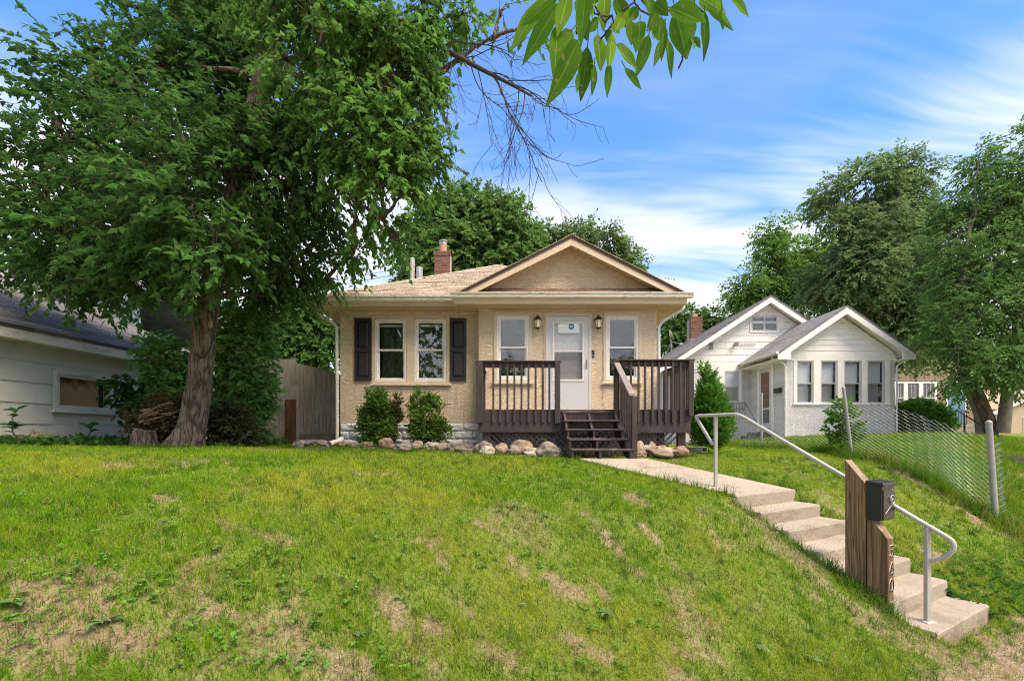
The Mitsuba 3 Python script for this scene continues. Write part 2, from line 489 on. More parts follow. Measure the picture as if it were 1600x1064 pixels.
def near_leaf(a, b, dt):
    def fn(p, n, uv):
        c = mix(a, b, fbm(p.x * 14, p.y * 14, p.z * 14, 3))
        m = dr.abs(uv.y - .5)
        side = dr.abs(dr.abs(uv.x * 9 - m * 5 - dr.floor(uv.x * 9 - m * 5)) - .5)
        c = mix(c, mi.Color3f(b) * 1.35, smoothstep(.06, .02, side) * .35)
        c = mix(c, mi.Color3f(b) * 1.6, smoothstep(.035, .012, m))
        return mix(c, (.30, .25, .08), smoothstep(.80, .86, noise(p.x * 90, p.y * 90, p.z * 90)) * .8)
    return dict(type='principledthin', base_color=proc(fn), roughness=.40, spec_trans=0.0, diff_trans=dt, eta=1.45)


scene['near_leaf'] = near_leaf((.085, .215, .02), (.13, .29, .03), 1.2)
scene['near_leaf_pale'] = near_leaf((.16, .33, .03), (.25, .43, .05), 1.3)
scene['near_leaf_deep'] = near_leaf((.05, .13, .014), (.085, .19, .022), 1.0)
scene['blade'] = dict(type='principledthin', base_color=VC, roughness=.6, spec_trans=0.0, diff_trans=1.0, eta=1.35)
scene['soil'] = pr(VC, .95, .1)


def rock_mat(a, b):
    def fn(p, n, uv):
        g = fbm(p.x * 11, p.y * 11, p.z * 11, 4)
        return mix(mix(a, b, smoothstep(.25, .75, g)), (.55, .5, .44), smoothstep(.72, .85, noise(p.x * 60, p.y * 60, p.z * 60)) * .35)
    return pr(proc(fn), .8, .25)


scene['rock_tan'] = rock_mat((.17, .125, .09), (.32, .25, .19))
scene['rock_pink'] = rock_mat((.18, .11, .085), (.30, .205, .16))
scene['rock_grey'] = rock_mat((.125, .11, .095), (.26, .225, .195))
scene['rock_pale'] = rock_mat((.26, .225, .175), (.41, .365, .30))

# ------------------------------------------------------------------ the setting: ground, walkway, pavement, street
STRAW = []                                             # bare and straw-coloured patches: (ax, ay, bx, by, radius)


def straw(px0, py0, px1, py1, w, k=.9):
    a, b = hit(px0, py0), hit(px1, py1)
    STRAW.append((a[0], a[1], b[0], b[1], w, k))


for q in ((588, 915, 631, 975, .05), (671, 977, 695, 987, .05), (663, 847, 677, 855, .06), (687, 871, 699, 899, .04), (751, 819, 775, 831, .05),
          (799, 875, 831, 915, .045), (910, 803, 1002, 903, .05), (918, 903, 950, 939, .045), (1034, 996, 1062, 1022, .05), (488, 1005, 548, 1038, .13, .7),
          (627, 1027, 639, 1046, .04), (671, 1038, 681, 1058, .04), (1002, 819, 1026, 843, .05), (34, 915, 147, 945, .16, .7), (10, 985, 80, 1038, .14, .7),
          (251, 779, 262, 781, .07), (295, 895, 335, 871, .06), (339, 955, 375, 967, .07), (303, 919, 319, 943, .05), (383, 971, 410, 995, .05),
          (454, 979, 478, 1011, .05), (399, 832, 442, 850, .07), (498, 1010, 558, 1042, .08), (1161, 797, 1210, 839, .22, .62), (1225, 857, 1375, 985, .26, .62), (1375, 970, 1544, 1060, .30, .62),
          (1045, 1000, 1075, 1030, .06), (1094, 1015, 1127, 1030, .05), (1037, 1045, 1075, 1060, .05), (1446, 862, 1500, 890, .14), (860, 905, 905, 930, .08),
          (1547, 985, 1600, 1022, .2), (345, 820, 390, 830, .05), (120, 1000, 200, 1010, .09), (560, 740, 640, 742, .12), (180, 728, 320, 722, .25), (420, 705, 500, 703, .3),
          (760, 1020, 800, 1040, .06), (1070, 960, 1110, 975, .06), (900, 1010, 950, 1030, .06), (700, 930, 735, 960, .05), (1060, 755, 1100, 760, .1), (980, 775, 1010, 790, .06),
          (1195, 703, 1335, 716, .16), (1335, 716, 1545, 828, .15), (1545, 828, 1600, 850, .12), (1160, 700, 1240, 702, .2)):
    straw(*q[:4], q[4] * (.66 if q[4] < .099 else .6), *q[5:])
STRAW = np.array(STRAW)


def bare(x, y):
    """1 where the turf is worn to straw and soil."""
    p = np.stack([x, y, np.zeros_like(x)], -1)
    wob = meshkit.noise(p * 6, 31) - .5 + .8 * (meshkit.noise(p * 17, 32) - .5)
    m = np.zeros_like(x)
    for ax, ay, bx_, by, w, ks in STRAW:
        dx, dy = bx_ - ax, by - ay
        L = dx * dx + dy * dy + 1e-9
        t = np.clip(((x - ax) * dx + (y - ay) * dy) / L, 0, 1)
        d = np.hypot(x - ax - t * dx, y - ay - t * dy)
        m = np.maximum(m, ks * np.clip((w * (1 + 1.9 * wob) - d) / (.6 * w) + .5, 0, 1))
    s = D[0] * x + D[1] * y
    n = meshkit.noise(p * 1.4, 33) * .5 + meshkit.noise(p * 4.2, 34) * .3 + meshkit.noise(p * 11, 35) * .2
    m = np.maximum(m, np.clip((n - .67) * 5, 0, .5) * np.clip((s + 5.5) / 3, .35, 1))
    m = np.maximum(m, np.clip((s + 1.35 + .25 * wob) / .25, 0, 1) * (x > 1.5))
    d = np.hypot(x - TREE[0], (y - TREE[1]) * .9)
    m = np.maximum(m, np.clip((.75 + .5 * wob - d) / .3, 0, 1))
    return m


TREE = np.array([-5.42, 7.35])
WALK = Polygon([(1.08, 7.12), (2.2, 7.12), tuple(R0), tuple(L0)])
STEPS = Polygon([tuple(L0), tuple(R0), tuple(R0 + 6 * TREAD * D), tuple(L0 + 6 * TREAD * D)])


def inpoly(poly, x, y):
    c = np.array(poly.exterior.coords)[:-1]
    sgn = np.ones(np.shape(x), bool)
    ar = 1 if poly.exterior.is_ccw else -1
    for a, b in zip(c, np.roll(c, -1, 0)):
        sgn &= ar * ((b[0] - a[0]) * (y - a[1]) - (b[1] - a[1]) * (x - a[0])) >= 0
    return sgn


def covered(x, y):
    """Where no grass grows: paving, the house, the deck, the planted bed, the garage."""
    c = inpoly(WALK.buffer(.015, join_style=2), x, y) | inpoly(STEPS.buffer(.01, join_style=2), x, y)
    c |= (x > -4.0) & (x < 3.6) & (y > 8.72 + .1 * np.sin(x * 5)) & (y < 30)
    c |= (x > -.9) & (x < 3.5) & (y > 8.0 + .08 * np.sin(x * 7)) & (y < 30)
    c |= (x < -8.75 + .1 * (y - 7.5)) & (y > 3) & (y < 12)
    c |= (x > 10.3) & (x < 16) & (y > 17.4)
    s = D[0] * x + D[1] * y
    c |= (s > -.78)
    return c


xs = np.unique(np.round(np.concatenate([np.geomspace(9, 500, 26), -np.geomspace(8, 500, 26), np.arange(-8, 9, .08), np.arange(1.8, 5.4, .04)]), 3))
ys = np.unique(np.round(np.concatenate([-np.geomspace(1, 500, 24), np.geomspace(14, 600, 26), np.arange(-1, 2, .12), np.arange(1, 9.6, .06), np.arange(3.2, 6, .04), np.arange(9.6, 14, .2)]), 3))
gx, gy = np.meshgrid(xs, ys)
gz = ground(gx, gy)
gi = np.arange(gx.size).reshape(gx.shape)
gf = np.stack([gi[:-1, :-1], gi[:-1, 1:], gi[1:, 1:], gi[1:, :-1]], -1).reshape(-1, 4)
gv = np.stack([gx, gy, gz], -1).reshape(-1, 3)
gb = bare(gv[:, 0], gv[:, 1])[:, None]
gn = (meshkit.noise(gv * [9, 9, 0] + 3, 41) * .5 + meshkit.noise(gv * [27, 27, 0] + 1, 42) * .5)[:, None]
gs = (D[0] * gv[:, 0] + D[1] * gv[:, 1])[:, None]
turf = (1 - gn) * [.085, .12, .018] + gn * [.15, .18, .04]
soil = (1 - gn) * [.16, .12, .08] + gn * [.33, .26, .18]
col = turf * (1 - gb) + soil * gb
sand = np.clip((gs + 1.25) / .3, 0, 1)
col = col * (1 - sand) + ((1 - gn) * [.30, .245, .18] + gn * [.42, .36, .28]) * sand
bed = ((gv[:, 0] > -4.2) & (gv[:, 0] < 3.7) & (gv[:, 1] > 7.7))[:, None]
col = np.where(bed, .5 * soil, col)
own('ground', trimesh.Trimesh(gv, np.vstack([gf[:, [0, 1, 2]], gf[:, [0, 2, 3]]]), process=False), 'soil', smooth=True, color=col)
labels['ground'] = dict(label='worn front lawn bank of soil and thatch under the grass', kind='structure')

# walkway: one concrete path with control joints
walk = [np.array([1.08, 7.12, -.345]), np.array([2.2, 7.12, -.345]), np.array([*R0, ZL]), np.array([*L0, ZL])]
nseg = 3
labels['walkway'] = dict(label='concrete path from the deck stairs to the concrete steps', kind='structure')
for i in range(nseg):
    u0, u1 = i / nseg, (i + 1) / nseg - (.004 if i < nseg - 1 else 0)
    a, b = walk[0] + (walk[3] - walk[0]) * u0, walk[1] + (walk[2] - walk[1]) * u0
    c, d = walk[1] + (walk[2] - walk[1]) * u1, walk[0] + (walk[3] - walk[0]) * u1
    top = np.array([a, b, c, d])
    low = top - [0, 0, .17]
    ch = []
    mid = top.mean(0)
    for q in top:
        e = (mid - q)
        e /= np.linalg.norm(e)
        ch += [q + e * .014, q - [0, 0, .012]]
    put('slab', hull(np.vstack([ch, low])), 'concrete', 'walkway')


def strip(s0, s1, zoff, t, u0=-60, u1=60, n=60):
    """A long sheet along the street between s0 and s1."""
    us = np.linspace(u0, u1, n)
    zs = [float(ground(*(D * (s0 + s1) / 2 + Wd * u))) + zoff for u in us]
    v, f = [], []
    for u, z in zip(us, zs):
        for s, dz in ((s0, 0), (s1, 0), (s0, -t), (s1, -t)):
            q = D * s + Wd * u
            v.append((q[0], q[1], z + dz))
    for i in range(n - 1):
        a, b = i * 4, i * 4 + 4
        for p, q in ((0, 1), (1, 3), (3, 2), (2, 0)):
            f += [(a + p, a + q, b + q), (a + p, b + q, b + p)]
    return trimesh.Trimesh(v, f, process=False)


own('sidewalk', strip(-.62, .85, .02, .15), 'concrete')
labels['sidewalk'] = dict(label='concrete pavement along the street at the foot of the bank', kind='structure')
own('kerb', strip(2.9, 3.06, .03, .3), 'concrete')
labels['kerb'] = dict(label='concrete kerb of the street', kind='structure')
own('street', strip(3.06, 11, -.08, .2), 'asphalt')
labels['street'] = dict(label='asphalt street in front of the houses', kind='structure')

# concrete steps
st = thing('concrete_steps', 'six weathered concrete steps going down the bank beside the timber mailbox post', 'steps')
for k in range(1, 7):
    z = ZL - RISE * k
    fl, fr = L0 + D * TREAD * k, R0 + D * TREAD * k
    back = -D * (TREAD + .10)
    tops = [np.array([*q, z + dz]) for q, dz in ((fl, -.004), (fr, 0.0), (fr + back, .004), (fl + back, 0.0))]
    ch = []
    e = np.array([*D, 0.0])
    w_ = np.array([*Wd, 0.0])
    ch = [tops[0] - e * .012 + w_ * .012, tops[1] - e * .012 - w_ * .012, tops[2] - w_ * .012, tops[3] + w_ * .012, tops[0] - [0, 0, .012] + w_ * .012, tops[1] - [0, 0, .012] - w_ * .012,
          tops[0] - [0, 0, .03] - e * .012, tops[1] - [0, 0, .03] - e * .012, tops[2] - [0, 0, .012], tops[3] - [0, 0, .012]]
    ch += [t - [0, 0, .42] for t in tops]
    m = hull(ch).subdivide_to_size(.045)
    v = m.vertices
    q = meshkit.noise(v * 9 + k, 61) - .5 + .6 * (meshkit.noise(v * 26 + k, 62) - .5)
    nose = np.exp(-np.square(((v[:, :2] - fl) @ D) / .03)) * np.exp(-np.square((v[:, 2] - z) / .03))
    chip = np.clip(meshkit.noise(v * 13 + 3 * k, 63) - .62, 0, 1) * .8
    v[:, 2] += .006 * q - nose * chip * .035
    v[:, :2] += np.outer(.006 * q - nose * chip * .035, D)
    m.vertices = v
    put('step', m, 'concrete', st, smooth=50)

# ------------------------------------------------------------------ the bungalow
YW, YM, YF = 9.63, 9.92, 8.19
XL, XP, XR, XRM = -3.915, -.736, 3.205, 3.05
ZS, ZB = 2.86, .32
hs = thing('bungalow', 'tan stucco bungalow with white door, black shutters and dark brown front deck', 'house')
# walls: sheets with openings
WIN = [(-.404, .449, 1.2, 2.76), (2.02, 2.855, 1.2, 2.76)]
DOOR = (.712, 1.766, .5, 2.76)
front = sbox(XP, .3 * 0 - .36, XR, ZS + .02)
for q in WIN + [DOOR]:
    front = front.difference(sbox(q[0], q[2], q[1], q[3]))
put('porch_wall', wall_xz(front, YW, YW + .16), 'stucco', hs)
mainw = sbox(XL, ZB, XP - .002, ZS + .02).difference(sbox(-3.18, 1.2, -1.418, 2.755))
put('front_wall', wall_xz(mainw, YM, YM + .16), 'stucco', hs)
put('side_wall', bx(XL, XL + .16, YM + .163, 19, ZB, ZS + .02), 'stucco', hs)
put('side_wall', bx(XR - .16, XR, YW + .163, 19, -.36, ZS + .02), 'stucco', hs)
put('side_wall', bx(XP, XP + .16, YW + .163, YM + .3, -.36, ZS + .02), 'stucco', hs)
put('rear_wall', bx(XL, XR, 19.003, 19.16, -.36, ZS + .02), 'stucco', hs)
# rooms behind the windows
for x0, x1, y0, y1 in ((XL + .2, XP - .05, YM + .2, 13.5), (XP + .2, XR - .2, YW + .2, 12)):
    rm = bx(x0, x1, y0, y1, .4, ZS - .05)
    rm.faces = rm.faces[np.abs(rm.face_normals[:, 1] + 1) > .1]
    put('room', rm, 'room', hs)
# foundation blocks, rock faced
bl = put('foundation', bx(XL + .02, XP - .01, YM + .03, YM + .14, -.4, ZB - .003), 'mortar', hs)
put('foundation', bx(XL + .02, XL + .1, YM + .15, 19, -.4, ZB - .003), 'block', hs)
for r in range(4):
    z1 = ZB - .006 - r * .18
    xx = XL + .012 - (r % 2) * .2
    while xx < XP - .03:
        a, b = max(xx, XL + .012), min(xx + .392, XP - .012)
        if b - a > .06:
            m = bx(a, b, YM - .008, YM + .04, z1 - .172, z1)
            m = m.subdivide().subdivide().subdivide()
            v = m.vertices
            rel = np.minimum.reduce([v[:, 0] - a, b - v[:, 0], z1 - v[:, 2], v[:, 2] - (z1 - .172)])
            fr_ = v[:, 1] < YM
            q = np.clip(rel / .03, 0, 1)
            v[:, 1] -= fr_ * q * (.008 + .05 * meshkit.noise(v * [9, 3, 14] + 13 * r, 51))
            m.vertices = v
            again('block', mikit.ply(m, 'block', smooth=35), bl, T())
        xx += .40

# roof: hip main roof with a cross gable over the porch
E0, E1, YE, YEB = -4.37, 3.50, 9.47, 19.5
PIT, ZE = .57, 3.03
half = (E1 - E0) / 2
cx_ = (E0 + E1) / 2
zr = ZE + PIT * half
pk, pb = (cx_, YE + half, zr), (cx_, YEB - half, zr)
c0, c1, c2, c3 = (E0, YE, ZE), (E1, YE, ZE), (E1, YEB, ZE), (E0, YEB, ZE)
rf = put('roof', cat(slab([c0, c1, pk], .05), slab([c1, c2, pb, pk], .05), slab([c2, c3, pb], .05), slab([c3, c0, pk, pb], .05)), 'tan_shingle', hs)
# single shingles on the slope that faces the street
tilt = math.atan(PIT)
ex = .135


def shingle_piece(w):
    """A tab of width w, lying in its own x-y plane, butt edge at y = 0, thicker at the butt."""
    pts = [(0, 0, 0), (w, 0, 0), (0, .19, 0), (w, .19, 0), (0, 0, .015), (w, 0, .015), (0, .19, .002), (w, .19, .002)]
    return hull(pts)


sh_all, sh_parts = [], []
rows = int(half / math.cos(tilt) / ex)
for r in range(rows):
    sl = r * ex
    up = sl * math.cos(tilt)
    xa, xb = E0 + up, E1 - up
    xx = E0 + .02 + (r % 2) * .15 + rng.uniform(-.03, .03)
    while xx < xb:
        w = .292
        if xx + .06 > xa and xx + w < xb + .05:
            o = np.array([max(xx, xa), YE - .02 + up, ZE + .012 + sl * math.sin(tilt) + rng.uniform(0, .004)])
            (sh_parts if xx < .6 and len(sh_parts) < 296 else sh_all).append((o, min(w, xb - xx, xx + w - max(xx, xa)), r))
        xx += .30
base_tabs = [mikit.ply(shingle_piece(.292), b) for b in TABS]
PICK = [0, 0, 1, 1, 1, 2, 2, 3]
R_t = trimesh.transformations.rotation_matrix(tilt, [1, 0, 0])
for o, w, r in sh_parts:
    again('shingle', base_tabs[PICK[int(rng.integers(0, 8))]], rf, T().translate(o.tolist()).rotate([1, 0, 0], math.degrees(tilt)).rotate([0, 0, 1], float(rng.uniform(-.5, .5))).scale([w / .292, 1, 1]))
rest = [[], [], [], []]
for o, w, r in sh_all:
    m = shingle_piece(w)
    m.apply_transform(R_t)
    m.apply_translation(o)
    rest[PICK[int(rng.integers(0, 8))]].append(m)
for q, b in zip(rest, TABS):
    k = put('shingle_field', cat(q), b, rf)
    labels[k] = dict(kind='stuff')
# hip and ridge caps
for a, b in ((c0, pk), (c1, pk), (pk, pb)):
    a, b = np.array(a), np.array(b)
    n = int(np.linalg.norm(b - a) / .22)
    caps = []
    d = (b - a) / np.linalg.norm(b - a)
    sd = np.cross(d, [0, 0, 1.0])
    sd /= np.linalg.norm(sd)
    up = np.cross(sd, d)
    for i in range(n):
        q = a + (b - a) * i / n
        w, l = .11, .27
        caps.append(hull([q + sd * w - [0, 0, .05], q - sd * w - [0, 0, .05], q + up * .045, q + d * l + up * .030, q + d * l + sd * w - [0, 0, .062], q + d * l - sd * w - [0, 0, .062], q - d * .002 + up * .035]))
    put('hip_cap', cat(caps), 'shingle_tan', rf)

# porch gable
GX, GH, GZ0, GP, YG = 1.262, 2.43, 3.045, .505, 9.22
ga = GZ0 + GH * GP
yb = YE + (ga - ZE) / PIT + .3
gl = put('gable_roof', cat(slab([(GX - GH, YG, GZ0), (GX, YG, ga), (GX, yb + .3, ga), (GX - GH, yb - 1.6, GZ0)], .045), slab([(GX + GH, YG, GZ0), (GX, YG, ga), (GX, yb + .3, ga), (GX + GH, yb - 1.6, GZ0)], .045)), 'felt_edge', hs)
tri = Polygon([(GX - GH + .14, GZ0 + .1), (GX + GH - .14, GZ0 + .1), (GX, ga - .08)])
put('gable_wall', wall_xz(tri, YW - .015, YW + .1), 'stucco', hs)
for s in (-1, 1):
    h = .15
    rk = Polygon([(GX, ga - .052), (GX + s * (GH + .0), GZ0 - .052 + 0), (GX + s * (GH + .0), GZ0 - .06), (GX + s * (GH - .22), GZ0 - .06), (GX, ga - .052 - h)])
    k = put('rake_board', wall_xz(rk, YG + .02, YG + .055), 'tan_trim', hs)
    so = [(GX, YG + .056, ga - .075), (GX + s * (GH - .03), YG + .056, GZ0 - .062), (GX + s * (GH - .03), YW + .02, GZ0 - .062), (GX, YW + .02, ga - .075)]
    put('rake_soffit', slab(so, .02), 'soffit_tan', hs)
    # shingle edge along the rake, stepped courses
    cs = []
    for i in range(18):
        u0, u1 = i / 18, (i + 1) / 18 + .01
        p0, p1 = np.array([GX + s * GH * (1 - u0), GZ0 + GH * GP * u0]), np.array([GX + s * GH * (1 - u1), GZ0 + GH * GP * u1])
        nn = np.array([s * GP, 1]) / math.hypot(GP, 1)
        cs.append(wall_xz(Polygon([p0 + nn * .004, p0 + nn * .022, p1 + nn * .012, p1 + nn * .002]), YG - .015, YG + .9))
    put('rake_shingles', cat(cs), 'tan_shingle', gl)
# pent strip of shingles below the gable
pent = put('pent_roof', slab([(-1.22, 9.2, 3.03), (3.66, 9.2, 3.03), (3.66, YW - .012, 3.265), (-1.22, YW - .012, 3.265)], .03), 'brown_shingle', hs)
for r in range(3):
    xx = -.95 + (r % 2) * .15
    while xx < 3.3:
        m = shingle_piece(.292)
        m.apply_transform(R_t)
        m.apply_translation([xx, 9.2 + r * .125, 3.04 + r * .071])
        again('pent_shingle', mikit.ply(m, 'brown_shingle'), pent, T())
        xx += .3
# eaves: soffits, fascias, gutters
put('soffit', bx(E0 + .02, -1.22, YE + .04, YM - .002, ZS, ZS + .02), 'soffit_tan', hs)
put('soffit', bx(-1.24, 3.68, 9.24, YW - .002, ZS - .03, ZS - .01), 'soffit_tan', hs)
put('soffit', bx(E0 + .02, XL - .002, YM, 19, ZS, ZS + .02), 'soffit_tan', hs)
put('soffit', bx(XR + .002, 3.68, YW, 19, ZS - .03, ZS - .01), 'soffit_tan', hs)
put('soffit', bx(-1.20, XP - .001, YW, YM + .1, ZS - .03, ZS - .01), 'soffit_tan', hs)
put('frieze_board', bx(XL - .004, XP - .006, YM - .022, YM - .003, ZS - .09, ZS - .002), 'stucco', hs)
put('fascia', bx(E0, -1.245, YE, YE + .035, ZS - .012, ZS + .16, .004), 'tan_trim', hs)
put('fascia', bx(E0, E0 + .035, YE + .04, 19, ZS - .012, ZS + .16, .004), 'tan_trim', hs)
put('fascia', bx(-1.24, 3.70, 9.2, 9.235, ZS - .045, ZS + .165, .004), 'tan_trim', hs)
put('fascia', bx(-1.24, -1.205, 9.24, YE + .3, ZS - .045, ZS + .165, .004), 'tan_trim', hs)
put('fascia', bx(3.665, 3.70, 9.24, 19, ZS - .045, ZS + .165, .004), 'tan_trim', hs)


def gutter_profile(y):
    """K-style gutter in (y, z), its back at y."""
    return [(y, 0), (y - .07, 0), (y - .085, .025), (y - .082, .05), (y - .11, .085), (y - .113, .105), (y - .10, .108), (y - .10, .095), (y - .074, .06), (y - .074, .012), (y, .012)]


for x0, x1, y, z in ((E0 - .02, -1.27, YE - .003, ZS + .075), (-1.30, 3.80, 9.197, ZS + .065)):
    put('gutter', wall_yz(Polygon([(a, z + b) for a, b in gutter_profile(y)]), x0, x1), 'gutter_metal', hs)
    for xe in (x0 + .004, x1 - .004):
        put('gutter_end', wall_yz(Polygon([(y, z), (y - .085, z), (y - .113, z + .105), (y, z + .105)]), xe - .004, xe + .004), 'gutter_metal', hs)
put('gutter', bx(E0 - .1, E0 - .002, YE - .11, 19, ZS + .08, ZS + .175), 'gutter_metal', hs)
# downspouts
dl = round_path([(E0 - .05, YM - .12, ZS + .08), (E0 - .05, YM - .12, ZS - .06), (XL - .06, YM - .06, ZS - .32), (XL - .045, YM - .06, 1.0), (XL - .045, YM - .06, -.08)], .1)
put('downspout', tube(dl, .036, 8), 'gutter_metal', hs)
drr = round_path([(3.72, 9.45, ZS + .05), (3.72, 9.45, ZS - .08), (3.33, 9.62, ZS - .30), (XR + .045, 9.64, ZS - .42), (XR + .045, 9.64, .0)], .1)
put('downspout', tube(drr, .036, 8), 'vinyl', hs)

# chimney
ch = put('chimney', bx(XX(681, 15.0), XX(704, 15.0), 14.75, 15.25, 3.6, ZZ(398, 15), 0), 'mortar', hs)
x0, x1 = XX(680.5, 15), XX(704.5, 15)
zt = ZZ(397, 15)
z = 4.6
r = 0
bw = (x1 - x0 + .008) / 2.5
bm = {}
while z < zt - .02:
    big = z > zt - .22
    o = .02 if big else 0
    xx = x0 - o - (bw / 2 if r % 2 else 0)
    while xx < x1 + o - .02:
        a, b = max(xx, x0 - o), min(xx + bw - .012, x1 + o)
        if b - a > .03:
            again('brick', mikit.ply(bx(a, b, 14.735 - o, 14.85, z, z + .062, .004), 'brick'), ch, T())
        xx += bw
    z += .074
    r += 1
put('flue_tile', trimesh.util.concatenate([trimesh.creation.cylinder(radius=.125, height=.30, sections=20, transform=trimesh.transformations.translation_matrix([(x0 + x1) / 2, 15, zt + .14])),
                                           trimesh.creation.cylinder(radius=.15, height=.06, sections=20, transform=trimesh.transformations.translation_matrix([(x0 + x1) / 2, 15, zt + .03]))]), 'clay', ch, smooth=40)
put('flue_cap', cat(trimesh.creation.cylinder(radius=.13, height=.10, sections=20, transform=trimesh.transformations.translation_matrix([(x0 + x1) / 2, 15, zt + .34])),
                    trimesh.creation.cylinder(radius=.15, height=.035, sections=20, transform=trimesh.transformations.translation_matrix([(x0 + x1) / 2, 15, zt + .415]))), 'galvanised', ch, smooth=40)


def pane_box(parent, x0, x1, z0, z1, y, frame='vinyl', sash=.045, t=.055, glass='glass', mid=None, blind=None, casing=None, deep=.16):
    """A double-hung window in an opening of a wall that faces -y at depth y. casing: (x0, x1, z0, z1) of the flat surround."""
    cz = casing or (x0 - .05, x1 + .05, z0 - .05, z1 + .05)
    hole = sbox(x0, z0, x1, z1)
    w = put('window', wall_xz(sbox(cz[0], cz[2], cz[1], cz[3]).difference(hole), y - .022, y + .12), 'tan_trim' if casing else frame, parent)
    put('frame', wall_xz(hole.buffer(-.002).difference(sbox(x0 + t, z0 + t + .01, x1 - t, z1 - t)), y - .006, y + .1), frame, w)
    a, b, c, d = x0 + t - .006, x1 - t + .006, z0 + t, z1 - t + .006
    zm = mid if mid else (c + d) / 2
    for lo, hi, yy in ((zm - .02, d, y + .012), (c, zm + .02, y + .044)):
        put('sash', wall_xz(sbox(a, lo, b, hi).difference(sbox(a + sash, lo + sash * .85, b - sash, hi - sash * .85)), yy, yy + .028), frame, w)
        put('pane', wall_xz(sbox(a + sash - .006, lo + sash * .85 - .006, b - sash + .006, hi - sash * .85 + .006), yy + .013, yy + .0131) if False else quad(a + sash - .006, b - sash + .006, lo + sash * .85 - .006, hi - sash * .85 + .006, yy + .014), glass, w)
    return w


def quad(x0, x1, z0, z1, y):
    return trimesh.Trimesh([(x0, y, z0), (x1, y, z0), (x1, y, z1), (x0, y, z1)], [(0, 1, 2), (0, 2, 3)], process=False)


# porch windows
for x0, x1, cs in ((-.34, .377, (-.404, .449, 1.2, 2.76)), (2.078, 2.807, (2.02, 2.855, 1.2, 2.76))):
    w = pane_box(hs, x0, x1, 1.267, 2.68, YW, casing=cs, mid=1.985)
    put('sill', bx(cs[0] - .045, cs[1] + .045, YW - .06, YW - .024, 1.165, 1.215, .006), 'tan_trim', w)
    put('head_trim', bx(cs[0] - .02, cs[1] + .02, YW - .035, YW - .0235, 2.735, 2.775, .003), 'tan_trim', w)
# the pair of windows of the main wall, one casing
w = put('window_surround', wall_xz(sbox(-3.18, 1.2, -1.418, 2.755).difference(sbox(-3.127, 1.254, -2.394, 2.69)).difference(sbox(-2.23, 1.254, -1.486, 2.69)), YM - .022, YM + .1), 'tan_trim', hs)
put('sill', bx(-3.23, -1.37, YM - .065, YM - .024, 1.165, 1.215, .006), 'tan_trim', w)
put('head_trim', bx(-3.20, -1.40, YM - .036, YM - .0235, 2.73, 2.775, .003), 'tan_trim', w)
for x0, x1 in ((-3.127, -2.394), (-2.23, -1.486)):
    w = pane_box(hs, x0 + .004, x1 - .004, 1.258, 2.686, YM, casing=(x0 + .0035, x1 - .0035, 1.2575, 2.6865), mid=1.985)
    # a curtain rail and a thin gathered curtain inside
    zz = np.linspace(0, 1, 40)
    cu = []
    for i in range(2):
        xa, xb = (x0 + .04, x0 + .36) if i == 0 else (x1 - .36, x1 - .04)
        n = 24
        u = np.linspace(xa, xb, n)
        yy = YM + .42 + .03 * np.sin(np.arange(n) * 1.6) + .01 * np.sin(np.arange(n) * 3.7)
        v = np.concatenate([np.stack([u, yy, np.full(n, 1.3)], 1), np.stack([u, yy, np.full(n, 2.62)], 1)])
        f = [(j, j + 1, n + j + 1) for j in range(n - 1)] + [(j, n + j + 1, n + j) for j in range(n - 1)]
        cu.append(trimesh.Trimesh(v, f, process=False))
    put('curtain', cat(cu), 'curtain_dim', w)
    put('blind_rail', bx(x0 + .06, x1 - .06, YM + .16, YM + .2, 2.55, 2.60), 'curtain', w)
# shutters
for x0, x1 in ((-3.578, -3.2), (-1.412, -1.04)):
    m = put('shutter', wall_xz(sbox(x0, 1.275, x1, 2.70).difference(sbox(x0 + .06, 1.365, x1 - .06, 1.93)).difference(sbox(x0 + .06, 2.03, x1 - .06, 2.62)), YM - .042, YM - .008), 'black_vinyl', hs)
    for a, b in ((1.365, 1.93), (2.03, 2.62)):
        q = (x0 + .06, x1 - .06)
        put('raised_panel', hull([(q[0], YM - .012, a), (q[1], YM - .012, a), (q[0], YM - .012, b), (q[1], YM - .012, b), (q[0] + .04, YM - .036, a + .04), (q[1] - .04, YM - .036, a + .04), (q[0] + .04, YM - .036, b - .04), (q[1] - .04, YM - .036, b - .04)]), 'black_vinyl', m)

# storm door over a panelled inner door
dx0, dx1, dz0, dz1 = DOOR
dr_ = put('door', wall_xz(sbox(.785, .56, 1.705, 2.665).difference(sbox(.905, 1.245, 1.585, 2.53)), YW - .018, YW + .022), 'white_paint', hs)
put('casing', wall_xz(sbox(dx0, .52, dx1, 2.76).difference(sbox(.748, .5, 1.742, 2.715)), YW - .02, YW + .14), 'tan_trim', dr_)
put('frame', wall_xz(sbox(.75, .525, 1.74, 2.713).difference(sbox(.79, .5, 1.70, 2.672)), YW - .03, YW + .1), 'white_paint', dr_)
put('threshold', bx(.75, 1.74, YW - .06, YW + .1, .521, .556, .004), 'galvanised', dr_)
zt_, zb_, zm_ = 2.53, 1.245, 1.895
put('glazing_bead', wall_xz(sbox(.905, zb_, 1.585, zt_).difference(sbox(.935, zb_ + .03, 1.555, zm_ - .015)).difference(sbox(.935, zm_ + .015, 1.555, zt_ - .03)), YW - .03, YW + .012), 'vinyl', dr_)
put('moulding', wall_xz(sbox(.875, zb_ - .03, 1.615, zt_ + .03).difference(sbox(.9055, zb_ - .0005, 1.5845, zt_ + .0005)), YW - .027, YW - .017), 'white_paint', dr_)
put('pane', quad(.93, 1.56, zm_ + .01, zt_ - .025, YW - .008), 'old_glass', dr_)
k = put('screen', quad(.93, 1.56, zb_ + .025, zm_ - .01, YW + .004), 'screen_mesh', dr_)
